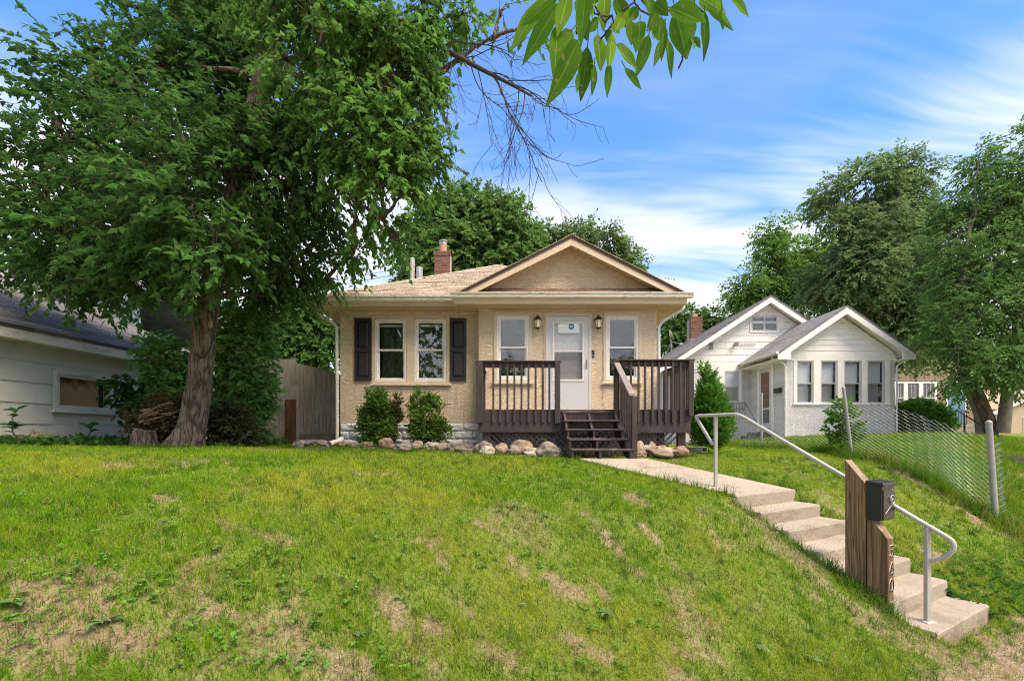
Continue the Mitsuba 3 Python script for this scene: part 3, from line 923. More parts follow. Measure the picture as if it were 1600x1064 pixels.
labels[k] = dict(label='fine grey insect screen in the lower half of the door')
inner = [bx(.80, 1.69, YW + .075, YW + .115, .56, 2.66)]
k = put('inner_door', inner[0], 'white_paint', dr_)
for a, b, c, d in ((.92, 1.19, 2.28, 2.54), (1.30, 1.57, 2.28, 2.54), (.92, 1.19, 1.62, 2.17), (1.30, 1.57, 1.62, 2.17), (.92, 1.19, .75, 1.45), (1.30, 1.57, .75, 1.45)):
    put('door_panel', wall_xz(sbox(a, c, b, d).difference(sbox(a + .025, c + .025, b - .025, d - .025)), YW + .066, YW + .0755), 'white_paint', dr_)
for zz in (1.50, 1.60):
    pass
hd = tube(round_path([(1.652, YW - .02, 1.68), (1.652, YW - .065, 1.67), (1.645, YW - .07, 1.58), (1.652, YW - .022, 1.53)], .03), .009, 6)
put('handle', cat(hd, bx(1.632, 1.668, YW - .026, YW - .0185, 1.50, 1.72, .004)), 'galvanised', dr_)
# round blue sticker with white heart-like mark and sheet of paper taped inside the glass
stx, stz = 1.31, 2.44
disc = np.array([(stx + .062 * math.cos(a), stz + .068 * math.sin(a)) for a in np.linspace(0, 2 * math.pi, 28)[:-1]])
scene['sticker_blue'] = pr((.02, .22, .48), .5, .3)
scene['sticker_white'] = pr((.75, .77, .8), .6, .3)
put('sticker', wall_xz(Polygon(disc), YW - .0105, YW - .0095), 'sticker_blue', dr_)
heart = Polygon([(stx - .004, stz - .034), (stx + .03, stz - .004), (stx + .028, stz + .02), (stx + .012, stz + .026), (stx - .004, stz + .012), (stx - .02, stz + .026), (stx - .034, stz + .014), (stx - .032, stz - .01)])
put('sticker_mark', wall_xz(heart.difference(heart.buffer(-.011)), YW - .0122, YW - .0112), 'sticker_white', dr_)
put('paper', bx(1.02, 1.49, YW - .0055, YW - .0048, 2.30, 2.50), 'sticker_white', dr_)


def lantern(x, label):
    k = thing('wall_lantern', label, 'lantern', 'lanterns beside the front door')
    z = 2.52
    put('back_plate', bx(x - .04, x + .04, YW - .02, YW - .001, z - .1, z + .1, .006), 'black_metal', k)
    yc = YW - .11
    put('roof', cat(trimesh.creation.revolve([(0, .15), (.02, .145), (.028, .12), (.055, .10), (.095, .045), (.10, .03), (0, .03)], sections=6, transform=trimesh.transformations.translation_matrix([x, yc, z]))), 'black_metal', k)
    put('arm', tube([(x, YW - .015, z + .05), (x, YW - .06, z + .09), (x, yc, z + .1)], .011, 6), 'black_metal', k)
    cg = []
    for i in range(6):
        a = i * math.pi / 3
        cg.append(tube([(x + .074 * math.cos(a), yc + .074 * math.sin(a), z + .03), (x + .052 * math.cos(a), yc + .052 * math.sin(a), z - .13)], .004, 4))
    put('cage', cat(cg), 'black_metal', k)
    put('glass', trimesh.creation.revolve([(.071, .03), (.05, -.125)], sections=18, transform=trimesh.transformations.translation_matrix([x, yc, z])), 'lamp_glass', k, smooth=40)
    put('base', cat(trimesh.creation.revolve([(0, -.125), (.058, -.125), (.062, -.135), (.03, -.15), (.012, -.17), (0, -.172)], sections=12, transform=trimesh.transformations.translation_matrix([x, yc, z]))), 'black_metal', k)


scene['lamp_glass'] = pr((.82, .74, .56), .3, .5)
lantern(XX(840, YW - .1), 'small black wall lantern left of the white front door')
lantern(XX(935, YW - .1), 'small black wall lantern right of the white front door')
db = thing('doorbell', 'slim black doorbell on the stucco right of the door handle', 'doorbell')
put('body', bx(XX(923, YW) + .015, XX(927, YW) + .02, YW - .03, YW - .0015, ZZ(559, YW), ZZ(547.5, YW), .008), 'black_plastic', db)
put('button', trimesh.creation.cylinder(radius=.014, height=.006, sections=16, transform=trimesh.transformations.translation_matrix([XX(925, YW) + .0175, YW - .032, ZZ(556, YW)]) @ trimesh.transformations.rotation_matrix(math.pi / 2, [1, 0, 0])), 'galvanised', db)

# ------------------------------------------------------------------ deck
dk = thing('deck', 'dark brown painted wooden deck with railings and open stairs', 'deck')
DX0, DX1, ZD = -.66, 3.40, .52
C = .004
yy = YF + .02
while yy < YW - .12:
    put('floor_board', bx(DX0, DX1, yy, yy + .134, ZD - .03, ZD, C), 'tread_paint', dk)
    yy += .14
put('rim_board', bx(DX0 + .02, .955, YF, YF + .038, .285, ZD - .033, C), 'deck_paint', dk)
put('rim_board', bx(1.945, DX1 - .03, YF, YF + .038, .285, ZD - .033, C), 'deck_paint', dk)
put('rim_board', bx(.957, 1.943, YF, YF + .038, .285, ZD - .033, C), 'deck_paint', dk)
put('skirt_board', bx(DX0 + .03, 1.01, YF - .008, YF + .03, .09, .281, C), 'deck_paint', dk)
put('skirt_board', bx(1.95, DX1 - .04, YF - .008, YF + .03, .075, .281, C), 'deck_paint', dk)
for x in (DX0 + .04, DX1 - .08):
    put('rim_board', bx(x, x + .038, YF + .04, YW - .01, .09, ZD - .033, C), 'deck_paint', dk)
for x in (DX0 + .1, DX1 - .26):
    for y in (YF + .05, YW - .25):
        put('support_post', bx(x, x + .15, y, y + .09, -.45, .088 if y < 9 else .3, C), 'deck_paint', dk)


def railing(x0, x1, zt, posts, bal, y=YF):
    put('top_rail', bx(x0, x1, y - .07, y + .07, zt - .028, zt, C), 'deck_paint', dk)
    put('sub_rail', bx(x0 + .1, x1 - .07, y - .005, y + .033, zt - .125, zt - .03, C), 'deck_paint', dk)
    for a, b, z0 in posts:
        put('rail_post', bx(a, b, y - .075, y - .009, z0, zt - .03, C), 'deck_paint', dk)
    for x in bal:
        put('baluster', bx(x - .019, x + .019, y - .045, y - .0105, .265, zt - .03, .003), 'deck_paint', dk)


railing(DX0 - .02, .925, 1.43, [(DX0 - .005, DX0 + .115, .26), (.80, .90, .255)], [XX(720 + q / 2.955, YF) for q in (150, 182, 215, 247, 280, 312, 345, 377, 408)])
railing(1.90, DX1 + .02, 1.455, [(1.905, 2.0, .12), (DX1 - .10, DX1 - .005, .40)], [XX(940 + q / 8.87, YF) for q in (400, 505, 595, 695, 785, 880, 980, 1085)])
for s, x, zt in ((-1, DX0 + .03, 1.43), (1, DX1 - .02, 1.455)):
    put('side_rail', bx(x - .07, x + .07, YF + .075, YW - .02, zt - .028, zt, C), 'deck_paint', dk)
    put('side_sub_rail', bx(x - .02, x + .018, YF + .075, YW - .11, zt - .125, zt - .03, C), 'deck_paint', dk)
    put('rail_post', bx(x - .045, x + .045, YW - .11, YW - .015, ZD - .02, zt - .03, C), 'deck_paint', dk)
    for y in np.arange(YF + .17, YW - .15, .125):
        put('baluster', bx(x + s * .019 + (0 if s > 0 else -.036), x + s * .019 + (.036 if s > 0 else 0), y - .019, y + .019, .265, zt - .03, .003), 'deck_paint', dk)
# stairs: treads, saw-tooth stringers, sloping hand rail
GO, RI = .2775, .169
tz = [.485 - RI * k for k in range(5)]
ty = [YF - .02 - GO * k for k in range(5)]
for k in range(5):
    for j in range(2):
        if k == 0 and j == 1:
            continue
        yb_ = ty[k] + j * .142
        m = bx(.935 + .008 * k, 1.965 + .006 * k, yb_, yb_ + .137, tz[k] - .036, tz[k], .006)
        m = m.copy()
        put('stair_tread', m, 'tread_paint', dk)
for x in (.965, 1.42, 1.915):
    pts = [(YF - .03, tz[0] - .040)]
    for k in range(1, 5):
        pts += [(ty[k - 1] + .012, tz[k - 1] - .038), (ty[k - 1] + .012, tz[k] - .038)]
    pts += [(ty[4] + .012, tz[4] - .038), (ty[4] + .012, -.40), (ty[4] + .15, -.40), (YF - .03, tz[0] - .44)]
    put('stringer', wall_yz(Polygon(pts), x, x + .04), 'deck_paint', dk)
sl = RI / GO
zc = lambda y: 1.455 - (YF + .03 - y) * .655  # noqa: E731
ye = 7.08
xs0, xs1 = 1.905, 2.005
cap = hull([(xs0, y, zc(y) + dz) for y in (YF + .03, ye) for dz in (0, -.036)] + [(xs1, y, zc(y) + dz) for y in (YF + .03, ye) for dz in (0, -.036)])
put('stair_cap_rail', cap, 'rail_cap', dk)
put('stair_sub_rail', hull([(x, y, zc(y) + dz) for x in (1.965, 1.999) for y in (YF - .078, ye + .1) for dz in (-.039, -.14)]), 'deck_paint', dk)
put('stair_post', bx(1.955, 2.04, ye + .005, ye + .09, -.34, zc(ye) - .045, C), 'deck_paint', dk)
for y in np.arange(ye + .19, YF - .1, .115):
    put('stair_baluster', bx(2.0015, 2.036, y, y + .036, max(zc(y) - 1.02, -.2), zc(y) - .05, .003), 'deck_paint', dk)
# lattice below the deck
lat = []
for d in (-1, 1):
    for o in np.arange(-1.0, 5.4, .115):
        z0_, z1_ = -.42, .085
        a = o if d > 0 else o + (z1_ - z0_)
        b = o + (z1_ - z0_) if d > 0 else o
        if min(a, b) > DX0 + .1 and max(a, b) < DX1 - .1:
            y = YF + .045 + (.006 if d > 0 else 0)
            w = .02
            lat.append(hull([(a - w, y, z0_), (a + w, y, z0_), (b - w, y, z1_), (b + w, y, z1_), (a - w, y + .005, z0_), (a + w, y + .005, z0_), (b - w, y + .005, z1_), (b + w, y + .005, z1_)]))
k = put('lattice', cat(lat), 'deck_paint', dk)
labels[k] = dict(label='dark diagonal lattice screen under the deck', kind='stuff')
# a ledge of dark soil and wall behind the lattice belongs to the house
put('porch_foundation', bx(XP + .02, XR - .02, YW - .02, YW + .14, -.5, .30), 'block', hs)

# ------------------------------------------------------------------ foliage machinery
def leaf_maple():
    pts = [(0, 0), (.15, .10), (.37, .34), (.23, .42), (.19, .62), (0, 1.06), (-.19, .62), (-.23, .42), (-.37, .34), (-.15, .10)]
    v = [(x, y, -.10 * abs(x) * 2 - .18 * y * y) for x, y in pts] + [(0, .40, .02)]
    n = len(pts)
    return np.array(v), np.array([(i, (i + 1) % n, n) for i in range(n)])


def leaf_oval(w=.27):
    v = [(0, 0, 0), (w, .38, .07), (w * .62, .72, .02), (0, 1, -.16), (-w * .62, .72, .02), (-w, .38, .07), (0, .5, -.03)]
    return np.array(v), np.array([(0, 1, 6), (1, 2, 6), (2, 3, 6), (3, 4, 6), (4, 5, 6), (5, 0, 6)])


def leaf_tiny(w=.32):
    v = [(0, 0, 0), (w, .45, .07), (0, 1, -.08), (-w, .45, .07)]
    return np.array(v), np.array([(0, 1, 2), (0, 2, 3)])


def unit(v):
    return v / (np.linalg.norm(v, axis=-1, keepdims=True) + 1e-12)


def bake(leaf, pos, ydir, ndir, size, color):
    """One mesh of leaves: each at pos, pointing along ydir, its face towards ndir."""
    lv, lf = leaf
    y = unit(ydir)
    x = unit(np.cross(y, ndir))
    z = np.cross(x, y)
    s = np.asarray(size)[:, None, None]
    v = pos[:, None] + s * (lv[None, :, :1] * x[:, None] + lv[None, :, 1:2] * y[:, None] + lv[None, :, 2:] * z[:, None])
    f = (lf[None] + (np.arange(len(pos)) * len(lv))[:, None, None]).reshape(-1, 3)
    c = np.repeat(color, len(lv), 0)
    return v.reshape(-1, 3), f, c


def spray(rg, pos, out, nleaf, length, droop, lsize, tint, leaf, jitter=.5, flat=.7):
    """Leafy twigs: at every pos a twig along out with nleaf leaves. Returns (v, f, c, twig segments)."""
    N = len(pos)
    t = (np.arange(nleaf) + .6) / nleaf
    o = unit(out + rg.normal(0, .35, out.shape))
    o[:, 2] -= droop * .5
    o = unit(o)
    L = length * rg.uniform(.65, 1.35, (N, 1, 1))
    axis = pos[:, None] + o[:, None] * (t[None, :, None] * L) - np.array([0, 0, 1]) * (droop * .45 * L * t[None, :, None] ** 2)
    side = unit(np.cross(o, np.array([0, 0, 1.0]) + rg.normal(0, .25, o.shape)))
    sg = np.where(np.arange(nleaf) % 2 == 0, 1, -1)[None, :, None] * rg.uniform(.4, 1.1, (N, nleaf, 1))
    yd = o[:, None] * rg.uniform(.35, .95, (N, nleaf, 1)) + side[:, None] * sg * .8 - np.array([0, 0, 1]) * droop * rg.uniform(.3, 1.2, (N, nleaf, 1)) + rg.normal(0, jitter * .35, (N, nleaf, 3))
    nd = np.array([0, 0, 1.0]) * flat + o[:, None] * .35 + rg.normal(0, jitter, (N, nleaf, 3))
    sz = lsize * rg.uniform(.65, 1.25, (N, nleaf))
    base = np.asarray(tint)
    if base.ndim == 1:
        base = np.repeat(base[None], N, 0)
    c = base[:, None] * rg.uniform(.72, 1.3, (N, nleaf, 1)) * (1 + rg.normal(0, .07, (N, nleaf, 3)))
    r = lambda a: a.reshape(-1, a.shape[-1])  # noqa: E731
    v, f, cc = bake(leaf, r(axis), r(yd), r(nd), sz.reshape(-1), np.clip(r(c), .004, .9))
    seg = (pos, pos + o * L[:, 0] - np.array([0, 0, 1]) * droop * .45 * L[:, 0])
    return v, f, c_(cc), seg


def c_(c):
    return np.asarray(c)


def twigs(seg, r=.004):
    """Three-sided twigs for the given segments, as one mesh."""
    a, b = seg
    d = unit(b - a)
    s = unit(np.cross(d, np.array([.3, .2, 1.0])))
    u = np.cross(d, s)
    ang = np.arange(3) * 2 * np.pi / 3
    ring = np.cos(ang)[None, :, None] * s[:, None] + np.sin(ang)[None, :, None] * u[:, None]
    v = np.concatenate([a[:, None] + r * ring, b[:, None] + r * .4 * ring], 1)
    f = np.array([(i, (i + 1) % 3, 3 + (i + 1) % 3) for i in range(3)] + [(i, 3 + (i + 1) % 3, 3 + i) for i in range(3)])
    return trimesh.Trimesh(v.reshape(-1, 3), (f[None] + (np.arange(len(a)) * 6)[:, None, None]).reshape(-1, 3), process=False)


def fill(rg, blobs, n, shell=.45, seed=1, gap=.0, freq=1.3):
    """n points in the blobs (x, y, z, rx, ry, rz), more of them near the surface, thinned by noise; with outward directions and blob index."""
    b = np.array([q if len(q) == 6 else (*q[:3], q[3], q[3], q[3] * .8) for q in blobs], float)
    w = (b[:, 3] * b[:, 4] * b[:, 5]) ** .75
    out_p, out_d, out_i = [], [], []
    got = 0
    while got < n:
        i = rg.choice(len(b), size=n, p=w / w.sum())
        d = unit(rg.normal(size=(n, 3)))
        r = rg.uniform(0, 1, (n, 1)) ** shell
        r = r * (1 + .35 * (meshkit.noise(d * 2.1 + b[i, :3], seed) - .5))[:, None]
        p = b[i, :3] + d * r * b[i, 3:6]
        keep = meshkit.noise(p * freq, seed + 3) * .65 + meshkit.noise(p * freq * 2.7, seed + 4) * .35 > gap
        out_p.append(p[keep])
        out_d.append(d[keep])
        out_i.append(i[keep])
        got += keep.sum()
    return np.concatenate(out_p)[:n], np.concatenate(out_d)[:n], np.concatenate(out_i)[:n]


def limb(rg, a, b, r0, r1, n=9, wig=.12, sag=0.0, sides=7):
    a, b = np.array(a, float), np.array(b, float)
    t = np.linspace(0, 1, n)[:, None]
    L = np.linalg.norm(b - a)
    off = np.cumsum(rg.normal(0, wig * L / n, (n, 3)), 0)
    off = off - t * off[-1]
    p = a + (b - a) * t + off + np.array([0, 0, 1]) * (sag * L * (t * (1 - t)))
    return tube(p, r0 + (r1 - r0) * t[:, 0] ** .8, sides)


def make_tree(key, rg, base, trunk_pts, blobs, n, leaf, lsize, tint, nleaf=9, length=.5, droop=.5, gap=.3, bsdf='bark', r0=.2, shell=.5, seed=1, fork=None, limbs=True, twig_share=0.0, tintvar=.25, freq=1.2, flat=.7, jitter=.5, upright=0.0):
    """trunk and crown of a tree thing; blobs of foliage carried by limbs from the trunk's top."""
    parts = []
    tp = np.array(trunk_pts, float)
    rr = np.linspace(r0, r0 * .5, len(tp))
    parts.append(tube(tp, rr, 12))
    f = tp[-1] if fork is None else np.array(fork)
    if limbs:
        for q in blobs:
            c = np.array(q[:3])
            parts.append(limb(rg, f + rg.normal(0, r0 * .2, 3), c, min(r0 * .42, .02 + q[3] * .055), .014, sag=.1))
            for _ in range(4):
                e = c + unit(rg.normal(size=3)) * np.array([q[3]] * 3 if len(q) < 6 else q[3:6]) * .8
                parts.append(limb(rg, c + (f - c) * rg.uniform(0, .3), e, .016 + .006 * q[3], .005, n=6, sides=4))
    put('trunk', cat(parts), bsdf, key, smooth=True)
    p, d, i = fill(rg, blobs, n, shell, seed, gap, freq)
    tn = np.asarray(tint) * (1 + tintvar * 2 * (meshkit.noise(p * .9, seed + 9) - .5))[:, None]
    o = d + np.array([0, 0, upright])
    v, fc, c, seg = spray(rg, p, o, nleaf, length, droop, lsize, tn, leaf, flat=flat, jitter=jitter)
    put('crown', trimesh.Trimesh(v, fc, process=False), 'leaf', key, color=c)
    if twig_share:
        k = rg.uniform(size=len(p)) < twig_share
        put('twigs', twigs((seg[0][k], seg[1][k])), 'twig', key)
        labels[key + '__twigs'] = dict(kind='stuff')


MAPLE, OVAL, TINY = leaf_maple(), leaf_oval(), leaf_tiny()

# ------------------------------------------------------------------ stones along the bed
ROCKS = [  # photo x, top y, bottom y, width px, depth, colour, label
    (468, 688, 697, 18, 9.3, 'rock_pale', 'small pale stone below the wooden gate, leftmost of the stones'), (484, 687, 697, 20, 9.35, 'rock_grey', 'flat grey stone below the wooden gate, beside the pale stone'),
    (502, 688, 698, 22, 9.3, 'rock_pale', 'pale flat stone left of the white downspout outlet'), (533, 690, 700, 18, 9.1, 'rock_pink', 'small pinkish stone at the house corner by the downspout'),
    (553, 695, 701, 20, 9.0, 'rock_grey', 'low grey stone nearly buried in the grass under the left shrub'), (573, 690, 700, 18, 8.95, 'rock_pink', 'round pink stone below the left shrub'),
    (604, 685, 700, 21, 8.9, 'rock_pink', 'reddish brown boulder between the two shrubs'), (633, 694, 701, 22, 8.9, 'rock_grey', 'low dark stone right of the reddish brown boulder'),
    (652, 690, 700, 16, 8.9, 'rock_tan', 'small tan stone in front of the right shrub'), (675, 691, 700, 24, 8.85, 'rock_pale', 'flat pale stone right of the right shrub'),
    (692, 692, 701, 20, 8.8, 'rock_tan', 'flat tan stone left of the dark stone by the deck'), (709, 693, 703, 26, 8.6, 'rock_grey', 'wide dark grey stone near the deck corner'),
    (730, 694, 706, 30, 8.4, 'rock_grey', 'dark brown stone left of the deck corner'), (742, 692, 702, 14, 8.55, 'rock_pink', 'small reddish stone behind the dark brown stone at the deck corner'),
    (757, 687.5, 706, 24, 8.25, 'rock_grey', 'grey rounded boulder under the left deck post'), (771, 689, 701, 12, 8.4, 'rock_grey', 'small grey stone leaning behind the boulder at the left deck post'),
    (761, 697, 708, 22, 7.98, 'rock_pale', 'pale cream stone in the grass in front of the left deck post'), (783, 693, 707, 19, 8.02, 'rock_tan', 'tan rounded stone right of the pale cream stone'),
    (803, 698, 709, 20, 7.95, 'rock_grey', 'low grey stone below the big brown boulder'), (816, 688, 706, 31, 8.1, 'rock_tan', 'big smooth brown boulder with a dark crack under the deck'),
    (832, 699, 711, 28, 7.92, 'rock_pale', 'flat buff stone left of the largest boulder'), (857, 693, 713, 33, 7.85, 'rock_grey', 'largest rounded grey brown boulder left of the deck stairs'),
    (925, 703, 713, 20, 8.0, 'rock_tan', 'brown stone in the shade under the deck stairs'), (998, 691, 704, 18, 8.0, 'rock_tan', 'tan stone right of the stair hand rail post'),
    (1009, 696, 706, 16, 8.05, 'rock_pale', 'small pale stone behind the stair hand rail post'), (1018, 694, 704, 12, 8.1, 'rock_tan', 'small upright stone right of the stairs'),
    (1000, 704, 713, 16, 7.75, 'rock_tan', 'low stone in front of the stair hand rail post'), (1030, 696, 711, 36, 7.95, 'rock_tan', 'long tan boulder between the stairs and the right deck post'),
    (1045, 698, 708, 20, 7.9, 'rock_pale', 'pale stone leaning on the long tan boulder'), (1062, 699, 711, 22, 7.85, 'rock_pink', 'pinkish rounded stone at the right deck post')]
for i, (px, pt, pb_, w, Y, mat, lab) in enumerate(ROCKS):
    c = P(px, (pt + pb_) / 2, Y)
    zt = ZZ(pt, Y)
    g = float(ground(c[0], Y))
    k = thing('edging_stone', lab, 'stone', 'stones edging the bed along the house')
    hh = max((zt - g) * .62, w / F * Y * .28)
    own(k, rock((c[0], Y, zt - hh * .95), (w / F * Y * .56, w / F * Y * .42, hh), i + 2), mat, smooth=True)

# downspout outlets
ds = thing('downspout_outlet', 'white downspout outlet on the ground at the left house corner', 'downspout outlet')
a, b = P(531, 693, 9.35), P(514, 696.5, 8.95)
put('pipe', tube([a + [0, 0, .05], b + [0, 0, .03]], .06, 10, cap=False), 'gutter_metal', ds, smooth=True)
put('collar', tube([a + [0, .1, .09], a + [0, .02, .05]], .066, 10), 'gutter_metal', ds, smooth=True)
ds = thing('downspout_outlet', 'grey square downspout extension lying right of the deck', 'downspout outlet')
a, b = P(1073, 701.5, 8.4), P(1101, 704, 7.85)
d_ = unit((b - a) * [1, 1, 0])
m = wall_yz(sbox(-.055, -.045, .055, .045).difference(sbox(-.05, -.04, .05, .04)), 0, float(np.linalg.norm(b - a)))
put('pipe', place(m, a, d_), 'galvanised', ds)
hz = thing('garden_hose', 'thin black hose lying in the grass right of the deck', 'hose')
own(hz, tube([hit(1000, 711) + [0, 0, .02], hit(1040, 711) + [0, 0, .03], hit(1085, 711) + [0, 0, .02], hit(1106, 709) + [0, 0, .02], hit(1112, 705) + [0, 0, .02]], .014, 6), 'black_plastic', smooth=True)

# ------------------------------------------------------------------ shrubs by the house
rg = np.random.default_rng(5)


def shrub(name, label, catg, base, blobs, n, leaf, lsize, tint, group=None, nleaf=7, length=.12, droop=.1, gap=.32, stems=9, upright=.7, shell=.5, seed=3, freq=5.0, flat=.5, r=.012):
    k = thing(name, label, catg, group)
    b = np.array(base, float)
    put('stem', cat([limb(rg, b + rg.normal(0, .03, 3) * [1, 1, 0], np.array(q[:3]) + rg.normal(0, q[3] * .3, 3), r, .004, n=7, sides=5) for q in blobs for _ in range(max(1, stems // len(blobs)))]), 'twig', k, smooth=True)
    p, d, i = fill(rg, blobs, n, shell, seed, gap, freq)
    tn = np.asarray(tint) * (1 + .6 * (meshkit.noise(p * 4, seed + 9) - .5))[:, None]
    v, f, c, seg = spray(rg, p, d + np.array([0, 0, upright]), nleaf, length, droop, lsize, tn, leaf, flat=flat, jitter=.6)
    put('foliage', trimesh.Trimesh(v, f, process=False), 'leaf', k, color=c)
    return k


def blobs_px(lst, Y):
    """(px, py, radius px, depth offset) -> blobs in metres."""
    out = []
    for q in lst:
        y = Y + (q[3] if len(q) > 3 else 0)
        c = P(q[0], q[1], y)
        r = q[2] / F * y
        out.append((*c, r, r, r * (q[4] if len(q) > 4 else 1)))
    return out


shrub('clipped_shrub', 'dense green shrub under the left window, left of the pair', 'shrub', P(588, 699, 9.3),
      blobs_px([(588, 630, 14), (580, 658, 15), (597, 655, 14), (587, 682, 14), (603, 678, 11), (574, 645, 8), (581, 613, 6), (595, 617, 6), (610, 668, 8), (566, 672, 7), (600, 636, 7), (572, 690, 8)], 9.3), 1750, TINY, .05, (.11, .215, .04), 'shrubs below the windows', seed=61)
shrub('small_shrub', 'thin reddish green shrub between the two larger shrubs', 'shrub', P(616, 690, 9.4), blobs_px([(615, 635, 9), (617, 652, 9), (614, 668, 8), (619, 626, 5)], 9.45), 380, TINY, .045, (.075, .085, .03), seed=62, gap=.36)
shrub('clipped_shrub', 'looser green shrub under the left window, right of the pair', 'shrub', P(668, 699, 9.25),
      blobs_px([(653, 628, 9), (674, 638, 12), (660, 655, 14), (684, 664, 10), (650, 675, 10), (672, 680, 13), (646, 642, 7), (640, 664, 7), (694, 676, 8), (671, 621, 6), (650, 617, 5), (689, 632, 5), (660, 690, 8)], 9.25), 1500, TINY, .052, (.12, .235, .045), 'shrubs below the windows', seed=63, gap=.40)
shrub('arborvitae', 'bright green cone shaped evergreen right of the deck', 'shrub', P(1110, 690, 9.6),
      blobs_px([(1107, 590, 9, 0, 1.5), (1108, 612, 17), (1110, 635, 23), (1112, 655, 27), (1111, 675, 28), (1095, 640, 13), (1127, 645, 13), (1100, 576, 4, 0, 2), (1092, 668, 14), (1131, 668, 11)], 9.6), 5200, TINY, .045, (.095, .24, .03), nleaf=8, upright=1.3, gap=.22, seed=64, shell=.35)

# ------------------------------------------------------------------ hand rail, mailbox post, mailbox
hr = thing('handrail', 'pale grey steel pipe handrail running down beside the concrete steps', 'handrail')
A, B = np.array([2.55, 5.45]), np.array([3.55, 3.72])
za, zb2 = .275, -.755
d3 = np.array([*D, 0])
pA, pB = np.array([*A, za]), np.array([*B, zb2])
bend = pA + d3 * .30
slope_d = unit(pB - bend)
path = round_path([pA - [0, 0, .42], pA - [0, 0, .36] - d3 * .05, pA - d3 * .29 - [0, 0, .01], pA - d3 * .27 + [0, 0, 0], bend, pB + slope_d * .02, pB + slope_d * .21, pB + d3 * .13 - [0, 0, .24], pB - [0, 0, .30]], .09, 8)
path = path[3:]
put('rail', tube(path, .021, 10), 'rail_paint', hr, smooth=40)
put('post', bx(A[0] - .019, A[0] + .019, A[1] - .019, A[1] + .019, ZL - .08, za - .015, .004), 'rail_paint', hr)
put('post', bx(B[0] - .019, B[0] + .019, B[1] - .019, B[1] + .019, ZL - 6 * RISE - .03, zb2 - .015, .004), 'rail_paint', hr)
for q, z in ((A, ZL + .01), (B, ZL - 6 * RISE)):
    put('foot_plate', bx(q[0] - .045, q[0] + .045, q[1] - .045, q[1] + .045, z - .01, z + .008, .003), 'rail_paint', hr)

mp = thing('mailbox_post', 'weathered brown timber post of two planks with stacked house numbers', 'post')
o = L0 + D * 1.085 - Wd * .012


def plank(t0, t1, w0, w1, zlo, ztop0, ztop1, c=.006):
    pts = []
    for t, zt in ((t0, ztop0), (t1, ztop1)):
        for w in (w0, w1):
            q = o + D * t + Wd * w
            for e in ((1, 0),):
                pts.append((*q, zt - 0.0))
            pts.append((*q, zlo))
    pts = np.array(pts)
    ctr = pts[:, :2].mean(0)
    out = []
    for p in pts:
        dirv = ctr - p[:2]
        tt, ww = dirv @ D, dirv @ Wd
        out.append((*(p[:2] + D * np.sign(tt) * c), p[2]))
        out.append((*(p[:2] + Wd * np.sign(ww) * c), p[2]))
    return hull(out)


put('tall_plank', plank(0, .163, 0, .115, -1.75, -.215, -.42), 'timber', mp)
put('short_plank', plank(.168, .325, .002, .113, -1.85, -.690, -.885), 'timber', mp)
scene['number_black'] = pr((.012, .012, .012), .4, .4)
scene['number_white'] = pr((.72, .72, .7), .4, .4)
M3 = np.eye(4)
M3[:3, 0], M3[:3, 1], M3[:3, 2] = [*Wd, 0], [0, 0, 1], [*D, 0]
for ch_, z in (('5', -1.05), ('6', -1.20), ('0', -1.345)):
    t0 = meshkit.text_mesh(ch_, .108, .004, bold=True)
    t1 = meshkit.text_mesh(ch_, .108, .003)
    for t, mat, off in ((t0, 'number_white', .0), (t1, 'number_black', .0045)):
        t = t.copy()
        t.vertices[:, 0] -= (t.bounds[0, 0] + t.bounds[1, 0]) / 2
        t.vertices[:, 0] *= .95
        q = o + D * (.3255 + off) + Wd * .058
        t.apply_transform(M3)
        t.apply_translation([*q, z])
        k = put('number', t, mat, mp)

mb = thing('mailbox', 'black metal mailbox with a round emblem mounted on the timber post', 'mailbox')


def mbox(t0, t1, w0, w1, z0, z1, c=.008, dz=0):
    pts = []
    m = bx(t0, t1, w0, w1, z0, z1, c)
    v = m.vertices.copy()
    m.vertices = np.stack([o[0] + D[0] * v[:, 0] + Wd[0] * v[:, 1], o[1] + D[1] * v[:, 0] + Wd[1] * v[:, 1], v[:, 2] + dz * (v[:, 0] - t0)], 1)
    m.fix_normals()
    return m


zt0, zb0 = -.385, -.735
put('body', mbox(.166, .285, -.01, .235, zb0, zt0 - .028, .006), 'black_metal', mb)
put('lid', mbox(.165, .302, -.02, .245, zt0 - .034, zt0, .007, -.12), 'black_metal', mb)
put('front_door', mbox(.2855, .293, .005, .22, zb0 + .012, zt0 - .075, .003), 'black_metal', mb)
q = o + D * .2945 + Wd * .16
Rm = M3.copy()
Rm[:3, 3] = [*q, -.555]
ring = trimesh.creation.revolve([(.035, 0), (.044, 0), (.044, .006), (.038, .009), (.035, .004), (.035, 0)], sections=28, transform=Rm)
put('emblem_ring', ring, 'galvanised', mb, smooth=40)
put('emblem', trimesh.creation.cylinder(radius=.0345, height=.004, sections=28, transform=Rm), 'black_plastic', mb)
eagle = [(-.024, .012), (-.006, .010), (.0, .018), (.006, .010), (.024, .012), (.014, .0), (.006, -.004), (.008, -.016), (.0, -.011), (-.008, -.016), (-.006, -.004), (-.014, .0)]
em = trimesh.creation.extrude_polygon(Polygon(eagle), .002, engine='earcut')
em.apply_transform(Rm)
em.apply_translation([D[0] * .0025, D[1] * .0025, 0])
put('emblem_figure', em, 'galvanised', mb)
put('lock', trimesh.creation.cylinder(radius=.007, height=.006, sections=14, transform=Rm @ trimesh.transformations.translation_matrix([0, .085, 0])), 'galvanised', mb)
cv = np.array([(u, -.09 + .035 * (u + .08) / .16 + .02 * math.sin((u + .08) / .16 * 3)) for u in np.linspace(-.13, .06, 14)])
